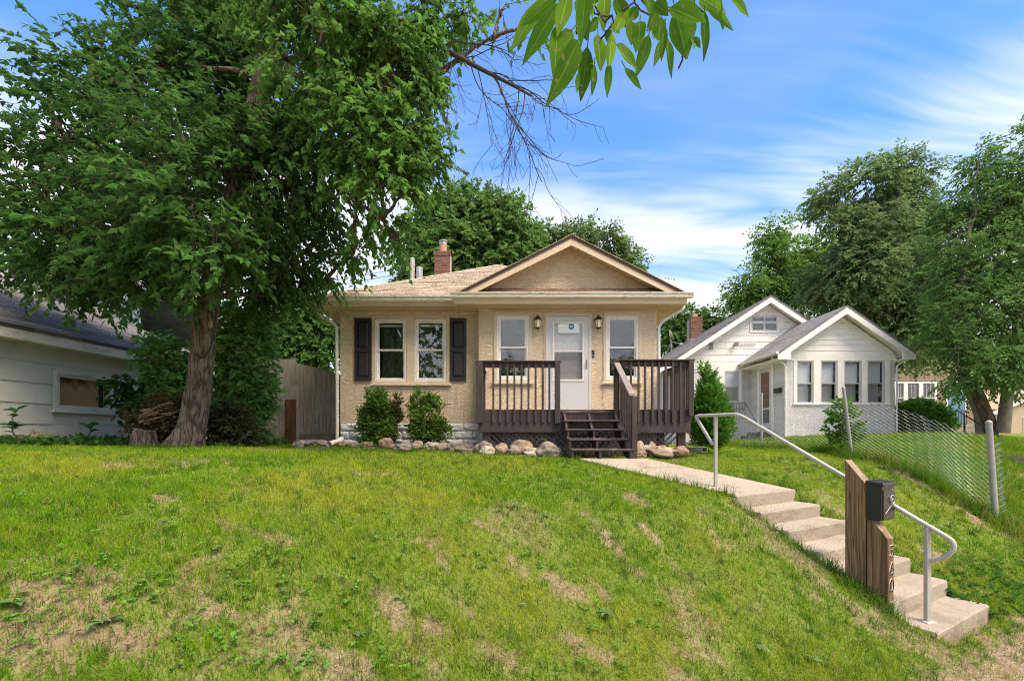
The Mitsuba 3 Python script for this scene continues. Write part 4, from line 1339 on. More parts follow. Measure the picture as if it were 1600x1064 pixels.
put('curved_seam', tube([np.array([*(q + Wd * a), -.555 + b]) for a, b in cv], .0022, 4), 'galvanised', mb)

# ------------------------------------------------------------------ chain link fence
fe = thing('chain_link_fence', 'galvanised chain link fence with leaning posts along the right side of the yard', 'fence')
FX = 7.0
fpts = [(7.0, 6.28), (7.0, 8.93), (7.0, 12.2), (7.0, 15.6), (7.0, 19.0)]
ftop = [1.47, 1.42, 1.55, 1.5, 1.5]
lean = [(-.12, .0), (-.20, 0), (0, 0), (0, 0), (0, 0)]
for i, ((x, y), h, (lx, ly)) in enumerate(zip(fpts, ftop, lean)):
    g = float(ground(x, y))
    r = .038 if i == 0 else .03
    put('post', tube([(x, y, g - .2), (x + lx, y + ly, g + h)], r, 10), 'galvanised', fe, smooth=40)
    put('post_cap', trimesh.creation.icosphere(subdivisions=2, radius=r * 1.04), 'galvanised', fe, smooth=True, to_world=T().translate([x + lx, y + ly, g + h]))
wr = []
pitch = .042
ncol = int((19.0 - 6.3) / (pitch * 2))


def fence_at(y, h):
    """A point of the netting at depth y and height fraction h."""
    g = float(ground(FX, y))
    bel = .05 * math.sin(y * 1.9) + .04 * math.sin(y * 4.3 + 1)
    sag = 1.15 + .05 * math.sin(y * 1.3) - .10 * max(0, 1 - abs(y - 7.2) / .9)
    lx = np.interp(y, [6.3, 8.9, 12.2], [-.12, -.19, 0])
    return np.array([FX + .045 + lx * h + bel * h * (1 - h) * 2.5, y, g + .03 + sag * h])


for i in range(ncol):
    y0 = 6.32 + i * pitch * 2
    n = 32
    tt = np.linspace(0, 1, n)
    pts = np.array([fence_at(y0 + (pitch if j % 2 == i % 2 else -pitch) * 1.0, t) + [(.003 if j % 2 else -.003), 0, 0] for j, t in enumerate(tt)])
    wr.append(tube(pts, .0034, 3, cap=False))
k = put('netting', cat(wr), 'wire', fe)
labels[k] = dict(label='woven diamond wire netting', kind='stuff')
# the loose end of netting rolled back at the corner post
lo = []
for i in range(5):
    y0 = 6.28
    a = i * .6
    pts = [np.array([FX - .1 * t + .05 + .035 * i + (.03 if j % 2 else -.01), y0 + .02 * i - .03 * (j % 2), float(ground(FX, y0)) + .08 + 1.1 * t]) for j, t in enumerate(np.linspace(0, 1, 26))]
    lo.append(tube(pts, .0025, 3, cap=False))
k = put('loose_netting', cat(lo), 'wire', fe)
labels[k] = dict(kind='stuff')

# ------------------------------------------------------------------ wooden fence and gate left of the bungalow
YB = 10.7
fg = thing('board_fence', 'weathered grey board fence with one reddish board, left of the wooden gate', 'fence')
xx = XX(400, YB)
i = 0
while xx < XX(462, YB):
    w = .142
    red = XX(443, YB) < xx + w / 2 < XX(463, YB)
    zt = ZZ(562 + rng.uniform(-1, 1), YB)
    zb_ = .0
    if red:
        put('board', bx(xx, xx + w - .004, YB, YB + .02, ZZ(625, YB), zt, .002), 'old_board', fg)
        put('red_board', bx(xx, xx + w - .004, YB - .003, YB + .018, -.2, ZZ(624.3, YB), .002), 'red_board', fg)
    else:
        put('board', bx(xx, xx + w - .004, YB + rng.uniform(-.004, .004), YB + .02, -.22 + rng.uniform(0, .04), zt, .002), 'old_board', fg)
    xx += w
put('fence_rail', bx(XX(400, YB), XX(463, YB), YB + .022, YB + .06, .45, .54), 'old_board', fg)
put('fence_rail', bx(XX(400, YB), XX(463, YB), YB + .022, YB + .06, 1.45, 1.54), 'old_board', fg)
put('fence_post', bx(XX(463.2, YB), XX(466.5, YB) + .03, YB - .02, YB + .07, -.3, ZZ(571, YB), .004), 'old_board', fg)
gt = thing('wooden_gate', 'brownish wooden gate with a sloping board top next to the bungalow', 'gate')
xx = XX(468.5, YB)
n = 11
w = (XX(536, YB) - xx) / n
for i in range(n):
    zt = ZZ(570 + 17 * ((i + .5) / n) ** 1.3, YB)
    put('board', bx(xx + i * w, xx + (i + 1) * w - .006, YB - .03 + rng.uniform(-.003, .003), YB - .01, ZZ(679, YB), zt, .002), 'old_board_brown', gt)
put('kick_board', bx(xx, xx + n * w + .05, YB + .04, YB + .08, -.3, .12), 'old_board_brown', gt)
put('gate_frame', bx(xx, xx + n * w, YB - .008, YB + .03, .35, .44), 'old_board_brown', gt)
put('gate_frame', bx(xx, xx + n * w, YB - .008, YB + .03, 1.3, 1.39), 'old_board_brown', gt)

# ------------------------------------------------------------------ garage at the left edge
ga_ = thing('garage', 'pale green grey garage with a boarded window and dark shingle roof at the left', 'garage')
GD = unit(np.array([.1, 1.0]))
GN = np.array([GD[1], -GD[0]])          # outwards, towards the yard
G0 = np.array([-8.8, 7.5])


def gbox(u0, u1, o0, o1, z0, z1, c=0.0):
    """A box along the garage wall: u along it from the photo's edge, o outwards."""
    m = bx(u0, u1, o0, o1, z0, z1, c)
    v = m.vertices.copy()
    m.vertices = np.stack([G0[0] + GD[0] * v[:, 0] + GN[0] * v[:, 1], G0[1] + GD[1] * v[:, 0] + GN[1] * v[:, 1], v[:, 2]], 1)
    m.fix_normals()
    return m


def gpt(u, o_, z):
    return (*(G0 + GD * u + GN * o_), z)


U0, U1 = -2.6, 4.6
for j in range(6):
    z0 = -.51 + .376 * j
    z1 = min(z0 + .376, 1.69)
    segs = [(U0, U1)]
    if z1 > .53 and z0 < 1.26:
        segs = [(U0, .775), (1.945, U1)]
    for a, b in segs:
        m = gbox(a, b, -.03, -.012, z0 + .002, z1 + .0)
        v = m.vertices
        low = v[:, 2] < z0 + .01
        outer = (v - np.array([*G0, 0]))[:, :2] @ GN > -.02
        v[low & outer, :2] += GN * .016
        m.vertices = v
        put('siding_board', m, 'garage_siding', ga_)
    if segs[0][1] < 1 and False:
        pass
put('wall', cat(gbox(U0, .775, -.16, -.033, -.6, 1.7), gbox(1.945, U1, -.16, -.033, -.6, 1.7), gbox(.776, 1.944, -.16, -.033, -.6, .50), gbox(.776, 1.944, -.16, -.033, 1.29, 1.7)), 'garage_siding', ga_)
put('siding_board', gbox(.776, 1.944, -.031, -.013, .62 - .38 + .01, .515), 'garage_siding', ga_)
put('siding_board', gbox(.776, 1.944, -.031, -.013, 1.275, 1.372), 'garage_siding', ga_)
put('gable_wall', slab([gpt(U0, -.17, 1.7), gpt(U0, -6.5, 1.7), gpt(U0, -3.3, 3.2)], .1) if False else hull([gpt(U0 + e, o_, z) for e in (0, .1) for o_, z in ((-.17, -.6), (-6.5, -.6), (-6.5, 1.7), (-3.33, 3.1), (-.17, 1.7))]), 'garage_siding', ga_)
put('rear_wall', hull([gpt(U1 - .1 + e, o_, z) for e in (0, .1) for o_, z in ((-.17, -.6), (-6.5, -.6), (-6.5, 1.7), (-3.33, 3.1), (-.17, 1.7))]), 'garage_siding', ga_)
gr = put('roof', cat(slab([gpt(U0 - .3, .36, 1.90), gpt(U1 + .3, .36, 1.90), gpt(U1 + .3, -3.33, 3.5), gpt(U0 - .3, -3.33, 3.5)], .06), slab([gpt(U0 - .3, -7.0, 1.90), gpt(U1 + .3, -7.0, 1.90), gpt(U1 + .3, -3.33, 3.5), gpt(U0 - .3, -3.33, 3.5)], .06)), 'dark_shingle', ga_)
gt_ = math.atan2(1.6, 3.69)
for r in range(28):
    s0 = r * .142
    q0, q1 = np.array([.375 - s0 * math.cos(gt_), 1.905 + s0 * math.sin(gt_)]), None
    o0, z0 = q0
    o1, z1 = o0 - .16 * math.cos(gt_), z0 + .16 * math.sin(gt_)
    m = hull([gpt(u, oo, zz) for u in (U0 - .31, U1 + .31) for oo, zz in ((o0, z0), (o0, z0 + .011), (o1, z1), (o1, z1 + .003))])
    put('shingle_course', m, 'dark_shingle', gr)
put('fascia', gbox(U0 - .3, U1 + .3, .30, .335, 1.675, 1.885, .004), 'garage_trim', ga_)
put('soffit', gbox(U0, U1, -.012, .298, 1.69, 1.705), 'garage_trim', ga_)
wn = put('window', gbox(.78, 1.94, -.02, .018, .505, .575, .003), 'garage_trim', ga_)
for a, b, c, d in ((.78, 1.94, 1.215, 1.285), (.78, .85, .577, 1.213), (1.87, 1.94, .577, 1.213)):
    put('casing', gbox(a, b, -.02, .018, c, d, .003), 'garage_trim', wn)
for a, b, c, d in ((.851, 1.869, .576, .62), (.851, 1.869, 1.165, 1.214), (.851, .90, .621, 1.164), (1.80, 1.869, .621, 1.164)):
    put('frame', gbox(a, b, -.06, -.005, c, d, .003), 'garage_trim', wn)
put('boarding', gbox(.901, 1.69, -.11, -.10, .621, 1.164), 'plywood', wn)
put('dark_gap', gbox(1.691, 1.80, -.13, -.12, .621, 1.164), 'black_plastic', wn)
put('sill', gbox(.74, 1.98, -.02, .05, .47, .504, .004), 'garage_trim', wn)

# house behind the garage
bh = thing('neighbour_house', 'house with grey blue roof behind the garage at the far left', 'house')
Yh = 17.0
zr_, ze_ = ZZ(424, Yh), 3.4
put('wall', bx(-34, -13.6, 13.9, 24, -.3, 3.3), 'blue_siding', bh)
rfh = put('roof', cat(slab([(-35, 13.2, ze_), (-13.2, 13.2, ze_), (-13.2, Yh, zr_), (-35, Yh, zr_)], .08), slab([(-35, 24, ze_ - .6), (-13.2, 24, ze_ - .6), (-13.2, Yh, zr_), (-35, Yh, zr_)], .08)), 'grey_shingle', bh)
for r in range(26):
    y0 = 13.18 + r * .152
    z0 = ze_ + (y0 - 13.2) * (zr_ - ze_) / (Yh - 13.2) + .004
    z1 = ze_ + (y0 + .16 - 13.2) * (zr_ - ze_) / (Yh - 13.2) + .004
    put('shingle_course', hull([(x, y, z) for x in (-24, -13.19) for y, z in ((y0, z0), (y0, z0 + .016), (y0 + .16, z1), (y0 + .16, z1 + .004))]), 'grey_shingle', rfh)
c = P(20, 447, 15.6)
put('roof_vent', bx(c[0] - .1, c[0] + .1, 15.3, 15.6, c[2] - .6, c[2] + .15, .01), 'galvanised', bh)
c = P(40, 428, 16.6)
put('ridge_vent', bx(c[0] - .35, c[0] + .45, 16.3, 16.6, c[2] - .3, c[2] + .12, .03), 'black_plastic', bh)
c0_ = P(52, 467, 14.2)
c1_ = P(100, 455, 14.2)
put('dormer_wall', hull([(c0_[0] + .1, 14.2, c0_[2] - 1.2), (c0_[0] + .1, 14.2, c0_[2] - .1), (c1_[0] + 1.3, 14.2, c1_[2] + .25), (c1_[0] + 1.5, 14.2, c0_[2] - .4), (c1_[0] + 1.5, 14.2, c0_[2] - 1.2), (c0_[0] + .1, 15.5, c0_[2] - 1.2), (c1_[0] + 1.5, 15.5, c0_[2] - 1.2), (c1_[0] + 1.3, 15.5, c1_[2] + .2)]), 'blue_siding', bh)
e_ = np.array([c1_[0] + 1.3, 14.0, c1_[2] + .42])
put('dormer_trim', hull([(c0_[0] - .1, 14.0, c0_[2] - .02), (c0_[0] - .1, 14.0, c0_[2] + .14), e_, e_ - [0, 0, .18], (c0_[0] - .1, 14.18, c0_[2] - .02), (c0_[0] - .1, 14.18, c0_[2] + .14), e_ + [0, .18, 0], e_ + [0, .18, -.18]]), 'white_siding', bh)
put('dormer_roof', slab([(c0_[0] - .12, 13.95, c0_[2] + .16), (e_[0], 13.95, e_[2] + .02), (e_[0], 16.6, e_[2] + .02), (c0_[0] - .12, 15.0, c0_[2] + .16)], .03), 'grey_shingle', bh)
cx0, cx1 = XX(70, 19), XX(92, 19)
chn = put('chimney', bx(cx0 + .01, cx1 - .01, 18.7, 19.3, 4, ZZ(397, 19)), 'mortar', bh)
z, r = 5.5, 0
while z < ZZ(396, 19):
    for i_ in range(3):
        a = cx0 + (i_ - (r % 2) * .5) * .22
        a, b = max(a, cx0), min(a + .21, cx1)
        if b > a:
            again('brick', mikit.ply(bx(a, b, 18.69, 18.8, z, z + .063), 'brick'), chn, T())
    z += .075
    r += 1

# utility pole behind the bungalow
up_ = thing('utility_pole', 'grey wooden utility pole top rising behind the bungalow roof', 'pole')
c = P(644.5, 404, 20)
put('pole', trimesh.creation.cylinder(radius=.11, height=c[2] + .5, sections=12, transform=trimesh.transformations.translation_matrix([c[0], 20, c[2] / 2 - .25])), 'old_board', up_, smooth=40)
put('transformer', trimesh.creation.cylinder(radius=.16, height=.5, sections=14, transform=trimesh.transformations.translation_matrix([c[0] + .32, 20, ZZ(427, 20)])), 'galvanised', up_, smooth=40)
wires = []
for dz, yo in ((.0, 0), (-.25, .1)):
    a, b = np.array([c[0], 20, c[2] - .35 + dz]), np.array([-26, 24 + yo, c[2] - 1.2 + dz])
    t = np.linspace(0, 1, 14)[:, None]
    wires.append(tube(a + (b - a) * t - np.array([0, 0, 1.6]) * t * (1 - t), .012, 4))
put('cable', cat(wires), 'black_plastic', up_)

# ------------------------------------------------------------------ white house to the right
wh = thing('cottage', 'white sided cottage with painted grey brick and a gabled sun porch', 'house')
Q = 17.4
QM = 20.0
wx0, wx1 = XX(1229, Q), XX(1398, Q)
zs0, zs1 = ZZ(630, Q), ZZ(543, Q)      # window band
ztp = ZZ(556, Q)
zfl = ZZ(566, Q)
gz_ = -.1
ZW = ZZ(545, Q)                           # wall top
# sun porch: brick below and at the corners, a band of four windows
bandx0, bandx1 = XX(1240, Q), XX(1390, Q)
zb0_, zb1_ = ZZ(630.5, Q), ZZ(564, Q)
pw = sbox(wx0, -.4, wx1, zb1_).difference(sbox(bandx0, zb0_, bandx1, zb1_ + 1))
put('porch_brick_wall', wall_xz(pw, Q, Q + .14), 'painted_brick', wh)
put('porch_side_wall', bx(wx0, wx0 + .14, Q + .142, QM, -.4, zb1_), 'painted_brick', wh)
put('porch_side_wall', bx(wx1 - .14, wx1, Q + .142, QM, -.4, zb1_), 'painted_brick', wh)
put('porch_frieze', bx(wx0 - .01, wx1 + .01, Q - .02, Q + .12, zb1_ + .002, ZZ(556, Q)), 'white_siding', wh)
put('porch_frieze', bx(wx0 - .012, wx0 + .1, Q + .122, QM, zb1_ + .002, ZZ(556, Q) + .05), 'white_siding', wh)
put('band_sill', bx(bandx0 - .05, bandx1 + .05, Q - .06, Q + .04, zb0_ - .06, zb0_, .004), 'white_siding', wh)
xw = [(1245, 1271), (1282.3, 1308.3), (1318.5, 1346), (1355, 1382)]
xs_ = [bandx0] + sum([[XX(a, Q), XX(b, Q)] for a, b in xw], []) + [bandx1]
for i in range(0, 10, 2):
    put('mullion', bx(xs_[i] + .002, xs_[i + 1] - .002, Q - .015, Q + .1, zb0_ + .001, zb1_), 'white_siding', wh)
rm = bx(bandx0, bandx1, Q + .35, Q + 2.2, zb0_ - .1, zb1_ + .1)
rm.faces = rm.faces[np.abs(rm.face_normals[:, 1] + 1) > .1]
put('room', rm, 'room', wh)
for a, b in xw:
    a, b = XX(a, Q), XX(b, Q)
    w = pane_box(wh, a, b, zb0_ + .002, zb1_ - .002, Q, frame='white_paint', casing=(a - .001, b + .001, zb0_ + .0015, zb1_ - .0015), mid=ZZ(599, Q), glass='old_glass', t=.03, sash=.032)
    put('shade', bx(a + .05, b - .05, Q + .15, Q + .16, ZZ(598, Q), zb1_ - .05), 'curtain', w)
    put('curtain', bx(a + .05, b - .05, Q + .24, Q + .25, zb0_, ZZ(596, Q)), 'curtain_grey', w)
# gable siding, course by course
gxc, gzp, ghalf = XX(1324, Q - .5), ZZ(477, Q - .5), 2.68
gsl = (gzp - ZZ(551, Q - .5)) / ghalf
zrow = ZZ(556.5, Q)
while zrow < gzp - .3:
    z1 = zrow + .215
    f = lambda z: (gzp - .16 - z) / gsl - .05  # noqa: E731
    h0, h1 = min(f(zrow), wx1 - gxc + .0), f(z1)
    if h1 < .02:
        h1 = .02
    h1 = min(h1, wx1 - gxc)
    m = hull([(gxc - h0, Q - .022, zrow), (gxc + h0, Q - .022, zrow), (gxc - h1, Q - .004, z1 - .004), (gxc + h1, Q - .004, z1 - .004), (gxc - h0, Q + .02, zrow), (gxc + h0, Q + .02, zrow), (gxc - h1, Q + .02, z1 - .004), (gxc + h1, Q + .02, z1 - .004)])
    put('siding_board', m, 'white_siding', wh)
    zrow = z1


def gable_roof(parent, cx, zp, half_, slope, y0, y1, fascia, shing, thick=.06, left=True, right=True):
    for s, on in ((-1, left), (1, right)):
        if not on:
            continue
        r_ = put('roof', slab([(cx, y0, zp), (cx + s * half_, y0, zp - slope * half_), (cx + s * half_, y1, zp - slope * half_), (cx, y1, zp)], thick), shing, parent)
        L = math.hypot(half_, half_ * slope)
        n = int(L / .15)
        cs = []
        for i in range(n):
            u0, u1 = i * .15 / L, (i * .15 + .165) / L
            p0 = (cx + s * half_ * (1 - u0), zp - slope * half_ * (1 - u0))
            p1 = (cx + s * half_ * (1 - min(u1, 1)), zp - slope * half_ * (1 - min(u1, 1)))
            put('shingle_course', hull([(x, y, z) for y in (y0 - .01, y1) for x, z in ((p0[0], p0[1] + .003), (p0[0], p0[1] + .018), (p1[0], p1[1] + .003), (p1[0], p1[1] + .006))]), shing, r_)
        fh = .24
        put('rake_board', wall_xz(Polygon([(cx, zp - thick * 1.15), (cx + s * half_, zp - slope * half_ - thick * 1.15), (cx + s * half_, zp - slope * half_ - thick - .2), (cx + s * (half_ - .50), zp - slope * half_ - thick - .2), (cx + s * (half_ - .50), zp - slope * (half_ - .50) - thick - fh), (cx, zp - thick - fh * 1.12)]), y0 + .01, y0 + .05), fascia, parent)
        put('rake_soffit', slab([(cx, y0 + .052, zp - thick - .03), (cx + s * (half_ - .03), y0 + .052, zp - slope * (half_ - .03) - thick - .03), (cx + s * (half_ - .03), y1, zp - slope * (half_ - .03) - thick - .03), (cx, y1, zp - thick - .03)], .02), fascia, parent)


gable_roof(wh, gxc, gzp, ghalf, gsl, Q - .5, QM + 1.2, 'white_siding', 'grey_shingle')
for s in (-1, 1):
    xg = gxc + s * ghalf
    zg = gzp - gsl * ghalf
    put('gutter', wall_xz(Polygon([(xg, zg - .06), (xg + s * .09, zg - .04), (xg + s * .11, zg + .05), (xg, zg + .04)]), Q - .52, QM - .4), 'gutter_metal', wh)
    put('eave_box', bx(xg - s * .02, xg - s * .45, Q - .44, QM - .3, zg - .24, zg - .22), 'white_siding', wh)
put('downspout', tube(round_path([P(1205, 556, Q + .1), P(1208, 562, Q + .1), (wx0 - .06, Q - .03, ZZ(570, Q)), (wx0 - .06, Q - .03, 0)], .1), .035, 8), 'white_siding', wh)
put('downspout', tube(round_path([P(1420, 556, Q), P(1412, 565, Q), (wx1 + .05, Q - .03, ZZ(572, Q)), (wx1 + .05, Q - .03, 0)], .1), .03, 8), 'white_siding', wh)
# main part
mx0 = XX(1070, QM)
zmt = ZZ(560, QM)
mxc, mzp = XX(1205, QM - .5), ZZ(461, QM - .5)
msl = .66
mhalf = mxc - XX(1052, QM - .5)
put('main_brick_wall', bx(mx0, wx1 - .5, QM, QM + .15, -.3, ZZ(576, QM)), 'painted_brick', wh)
put('main_side_wall', bx(mx0, mx0 + .15, QM + .152, QM + 9, -.3, ZZ(565, QM)), 'painted_brick', wh)
put('main_side_wall', bx(2 * mxc - mx0 - .15, 2 * mxc - mx0, QM + .152, QM + 9, -.3, ZZ(565, QM)), 'painted_brick', wh)
put('main_frieze', bx(mx0 - .02, wx0 + 1, QM - .025, QM + .1, ZZ(577, QM), ZZ(565.5, QM)), 'white_siding', wh)
zrow = ZZ(565, QM)
while zrow < mzp - .35:
    z1 = zrow + .30
    f = lambda z: (mzp - .18 - z) / msl - .03  # noqa: E731
    h0, h1 = min(f(zrow), mxc - mx0), max(.02, min(f(z1), mxc - mx0))
    put('siding_board', hull([(mxc + s * h, y, z) for s in (-1, 1) for h, z, yy in ((h0, zrow, QM - .024), (h1, z1 - .004, QM - .004)) for y in (yy, QM + .03)]), 'white_siding', wh)
    zrow = z1
gable_roof(wh, mxc, mzp, mhalf, msl, QM - .5, QM + 9.5, 'white_siding', 'grey_shingle', .07)
# attic window
ax0, ax1, az0, az1 = XX(1173, QM), XX(1214, QM), ZZ(518, QM), ZZ(493.5, QM)
aw = put('window', wall_xz(sbox(ax0 - .06, az0 - .06, ax1 + .06, az1 + .06).difference(sbox(ax0, az0, ax1, az1)), QM - .06, QM - .003), 'white_siding', wh)
am = (ax0 + ax1) / 2
put('frame', wall_xz(sbox(ax0 + .001, az0 + .001, ax1 - .001, az1 - .001).difference(sbox(ax0 + .06, az0 + .05, am - .03, az1 - .05)).difference(sbox(am + .03, az0 + .05, ax1 - .06, az1 - .05)), QM - .05, QM - .03), 'white_paint', aw)
put('pane', quad(ax0 + .05, am - .02, az0 + .04, az1 - .04, QM - .04), 'old_glass', aw)
put('pane', quad(am + .02, ax1 - .05, az0 + .04, az1 - .04, QM - .04), 'old_glass', aw)
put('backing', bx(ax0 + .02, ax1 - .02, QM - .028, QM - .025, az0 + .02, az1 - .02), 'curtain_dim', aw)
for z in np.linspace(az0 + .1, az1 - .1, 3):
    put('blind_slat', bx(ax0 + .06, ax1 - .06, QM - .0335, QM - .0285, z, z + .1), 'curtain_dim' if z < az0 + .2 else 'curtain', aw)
vx, vz = P(1110, 533, QM)[0], ZZ(547, QM)
vt = put('wall_vent', bx(vx - .13, vx + .12, QM - .05, QM - .026, vz, vz + .36), 'white_siding', wh)
for i in range(6):
    put('vent_slat', bx(vx - .11, vx + .10, QM - .062, QM - .051, vz + .03 + i * .055, vz + .06 + i * .055), 'black_plastic', vt)
fx, fz = P(1147, 539, QM)[0], ZZ(539, QM)
fl = thing('flood_light', 'small white flood light with a horizontal arm on the white gable siding', 'light')
put('head', cat(trimesh.creation.icosphere(subdivisions=2, radius=.09, center=None) if False else trimesh.creation.revolve([(0, -.1), (.06, -.08), (.1, 0), (.11, .05), (.0, .045)], sections=16, transform=trimesh.transformations.translation_matrix([fx, QM - .17, fz]) @ trimesh.transformations.rotation_matrix(math.radians(110), [1, .3, 0])),
                 bx(fx - .05, fx + .05, QM - .12, QM - .027, fz - .05, fz + .05, .01)), 'galvanised', fl, smooth=40)
put('arm', tube([(fx + .06, QM - .06, fz + .01), (P(1180, 538, QM)[0], QM - .06, fz + .03)], .018, 6), 'galvanised', fl)
# windows, door of the main wall
for a, b in ((1104, 1121), (1131, 1154)):
    x0, x1 = XX(a, QM), XX(b, QM)
    z0, z1 = ZZ(628, QM), ZZ(580, QM)
    w = put('window', wall_xz(sbox(x0 - .14, z0 - .05, x1 + .14, z1 + .08).difference(sbox(x0, z0, x1, z1)), QM - .05, QM - .002), 'white_siding', wh)
    put('sash', wall_xz(sbox(x0 + .001, z0 + .001, x1 - .001, z1 - .001).difference(sbox(x0 + .04, z0 + .05, x1 - .04, (z0 + z1) / 2 - .03)).difference(sbox(x0 + .04, (z0 + z1) / 2 + .03, x1 - .04, z1 - .05)), QM - .04, QM - .012), 'white_paint', w)
    put('pane', quad(x0 + .03, x1 - .03, z0 + .03, z1 - .03, QM - .02), 'old_glass', w)
    put('shade', bx(x0 + .02, x1 - .02, QM - .010, QM - .006, (z0 + z1) / 2, z1), 'curtain', w)
    put('curtain', bx(x0 + .02, x1 - .02, QM - .010, QM - .004, z0, (z0 + z1) / 2 - .003), 'curtain_grey', w)
dX0, dX1 = XX(1182, QM - .6), XX(1199, QM - .6)
# entry door in the side wall of the porch, facing left
ys0, ys1 = Q + .95, Q + 1.85
dz1_ = ZZ(575, QM - 1.2)
d_ = put('door', bx(wx0 - .045, wx0 - .005, ys0, ys1, .25, dz1_), 'white_paint', wh)
put('pane', bx(wx0 - .05, wx0 - .046, ys0 + .15, ys1 - .15, 1.25, dz1_ - .2), 'brown_shingle', d_)
put('pane', bx(wx0 - .05, wx0 - .046, ys0 + .15, ys1 - .15, .6, 1.18), 'room', d_)
put('casing', cat(bx(wx0 - .06, wx0 - .004, ys0 - .12, ys0 - .002, .25, dz1_ + .12), bx(wx0 - .06, wx0 - .004, ys1 + .002, ys1 + .12, .25, dz1_ + .12), bx(wx0 - .06, wx0 - .004, ys0, ys1, dz1_ + .002, dz1_ + .12)), 'white_siding', d_)
lb = thing('letter_box', 'small black letter box on the grey brick wall beside the cottage door', 'letter box')
own(lb, bx(wx0 - .13, wx0 - .006, Q + .28, Q + .68, ZZ(614, Q + .4), ZZ(607, Q + .4) + .02, .02), 'black_metal')
sp = thing('cottage_steps', 'dark grey steps in front of the cottage door', 'steps')
for i in range(3):
    put('step', bx(wx0 - .5 - .3 * i, wx0 - .05 if i == 0 else wx0 - .502 - .3 * (i - 1), Q + .75, Q + 2.0, -.3, .2 - .16 * i, .01), 'asphalt', sp)
ir = thing('iron_railing', 'black wrought iron porch railing in front of the cottage windows', 'railing')
ya = Q + .9
x0, x1 = XX(1138, ya), XX(1164, ya)
z0, z1 = ZZ(655, ya), ZZ(629, ya)
for z in (z0, z1):
    put('rail', bx(x0, x1, ya - .012, ya + .012, z - .012, z + .012), 'black_metal', ir)
for x in np.linspace(x0, x1, 7):
    put('bar', bx(x - .008, x + .008, ya - .008, ya + .008, z0, z1), 'black_metal', ir)
for x in np.linspace(x0 + .12, x1 - .12, 3):
    th = np.linspace(0, 1.6 * math.pi, 14)
    put('scroll', tube([(x + .07 * math.cos(t), ya, (z0 + z1) / 2 + .11 * math.sin(t)) for t in th], .01, 4), 'black_metal', ir)
put('rail', tube([(x1, ya, z1), (XX(1182, ya), ya, ZZ(660, ya))], .014, 5), 'black_metal', ir)
put('landing', bx(x0 - .5, wx0 - .06, ya + .02, QM - .003, -.3, z0 - .1), 'white_siding', ir) if False else None

# dish and chimney on the cottage
sd_ = thing('satellite_dish', 'pale satellite dish on the left edge of the cottage roof', 'satellite dish')
c = P(1046, 524, 19.3)
dm = trimesh.creation.revolve([(0, 0), (.12, .012), (.24, .05), (.33, .10), (.32, .11), (.23, .062), (.11, .022), (0, .012)], sections=22)
dm.vertices = dm.vertices * [.62, 1, 1]
dm.apply_transform(trimesh.transformations.rotation_matrix(math.radians(65), [0, 1, 0]) @ trimesh.transformations.rotation_matrix(math.radians(20), [1, 0, 0]))
dm.apply_translation(c)
put('dish', dm, 'rail_paint', sd_, smooth=40)
put('mast', tube([c, c + [.1, .1, -.2], c + [.12, .1, -.75]], .022, 6), 'galvanised', sd_)
put('arm', tube([c + [0, 0, -.25], c + [.45, -.1, -.42]], .014, 5), 'galvanised', sd_)
put('feed', bx(c[0] + .42, c[0] + .52, c[1] - .15, c[1] - .05, c[2] - .46, c[2] - .36, .01), 'galvanised', sd_)
for dx in (-.25, .35):
    put('leg', tube([c + [.11, .1, -.3], c + [.11 + dx, .3, -1.0]], .012, 5), 'galvanised', sd_)
cc = P(1085, 512, 26)
cch = put('chimney', bx(cc[0] - .33, cc[0] + .33, 25.7, 26.3, 3, ZZ(500, 26)), 'mortar', wh)
z, r = ZZ(530, 26), 0
while z < ZZ(498, 26):
    for i_ in range(4):
        a = cc[0] - .34 + (i_ - (r % 2) * .5) * .225
        a, b = max(a, cc[0] - .345), min(a + .21, cc[0] + .345)
        if b > a:
            again('brick', mikit.ply(bx(a, b, 25.68, 25.9, z, z + .07), 'brick'), cch, T())
    z += .085
    r += 1
put('flue_tile', bx(cc[0] - .14, cc[0] + .14, 25.85, 26.1, ZZ(500, 26), ZZ(491, 26), .02), 'clay', cch)

# ------------------------------------------------------------------ houses farther right
tn_ = thing('tan_house', 'tan sided house with a blue door behind the round bush', 'house')
YT = 27.0
tx0, tx1 = XX(1380, YT), XX(1528, YT)
zT = ZZ(545, YT)
za0, za1 = ZZ(636, YT), ZZ(599, YT)
wins = [(1399, 1411), (1417, 1435), (1441, 1459)]
body = sbox(tx0, -.4, tx1, zT)
ex_ = [(XX(a, YT), XX(b, YT)) for a, b in wins]
bd = (XX(1480, YT), XX(1507, YT))
zrow = -.3
while zrow < zT:
    a_, b_ = tx0, tx1
    if zrow > za0 - .15 and zrow < za1 + .1:
        pieces = [(tx0, ex_[0][0] - .14), (ex_[-1][1] + .14, bd[0] - .1), (bd[1] + .1, tx1)]
    elif zrow < ZZ(597, YT):
        pieces = [(tx0, bd[0] - .1), (bd[1] + .1, tx1)]
    else:
        pieces = [(tx0, tx1)]
    for a, b in pieces:
        put('siding_board', hull([(x, y, z) for x in (a, b) for y, z in ((YT - .02, zrow), (YT - .003, zrow + .15), (YT + .02, zrow), (YT + .02, zrow + .15))]), 'tan_siding', tn_)
    zrow += .152
put('wall', wall_xz(sbox(tx0, -.4, tx1, zT), YT + .022, YT + 6), 'tan_siding', tn_)
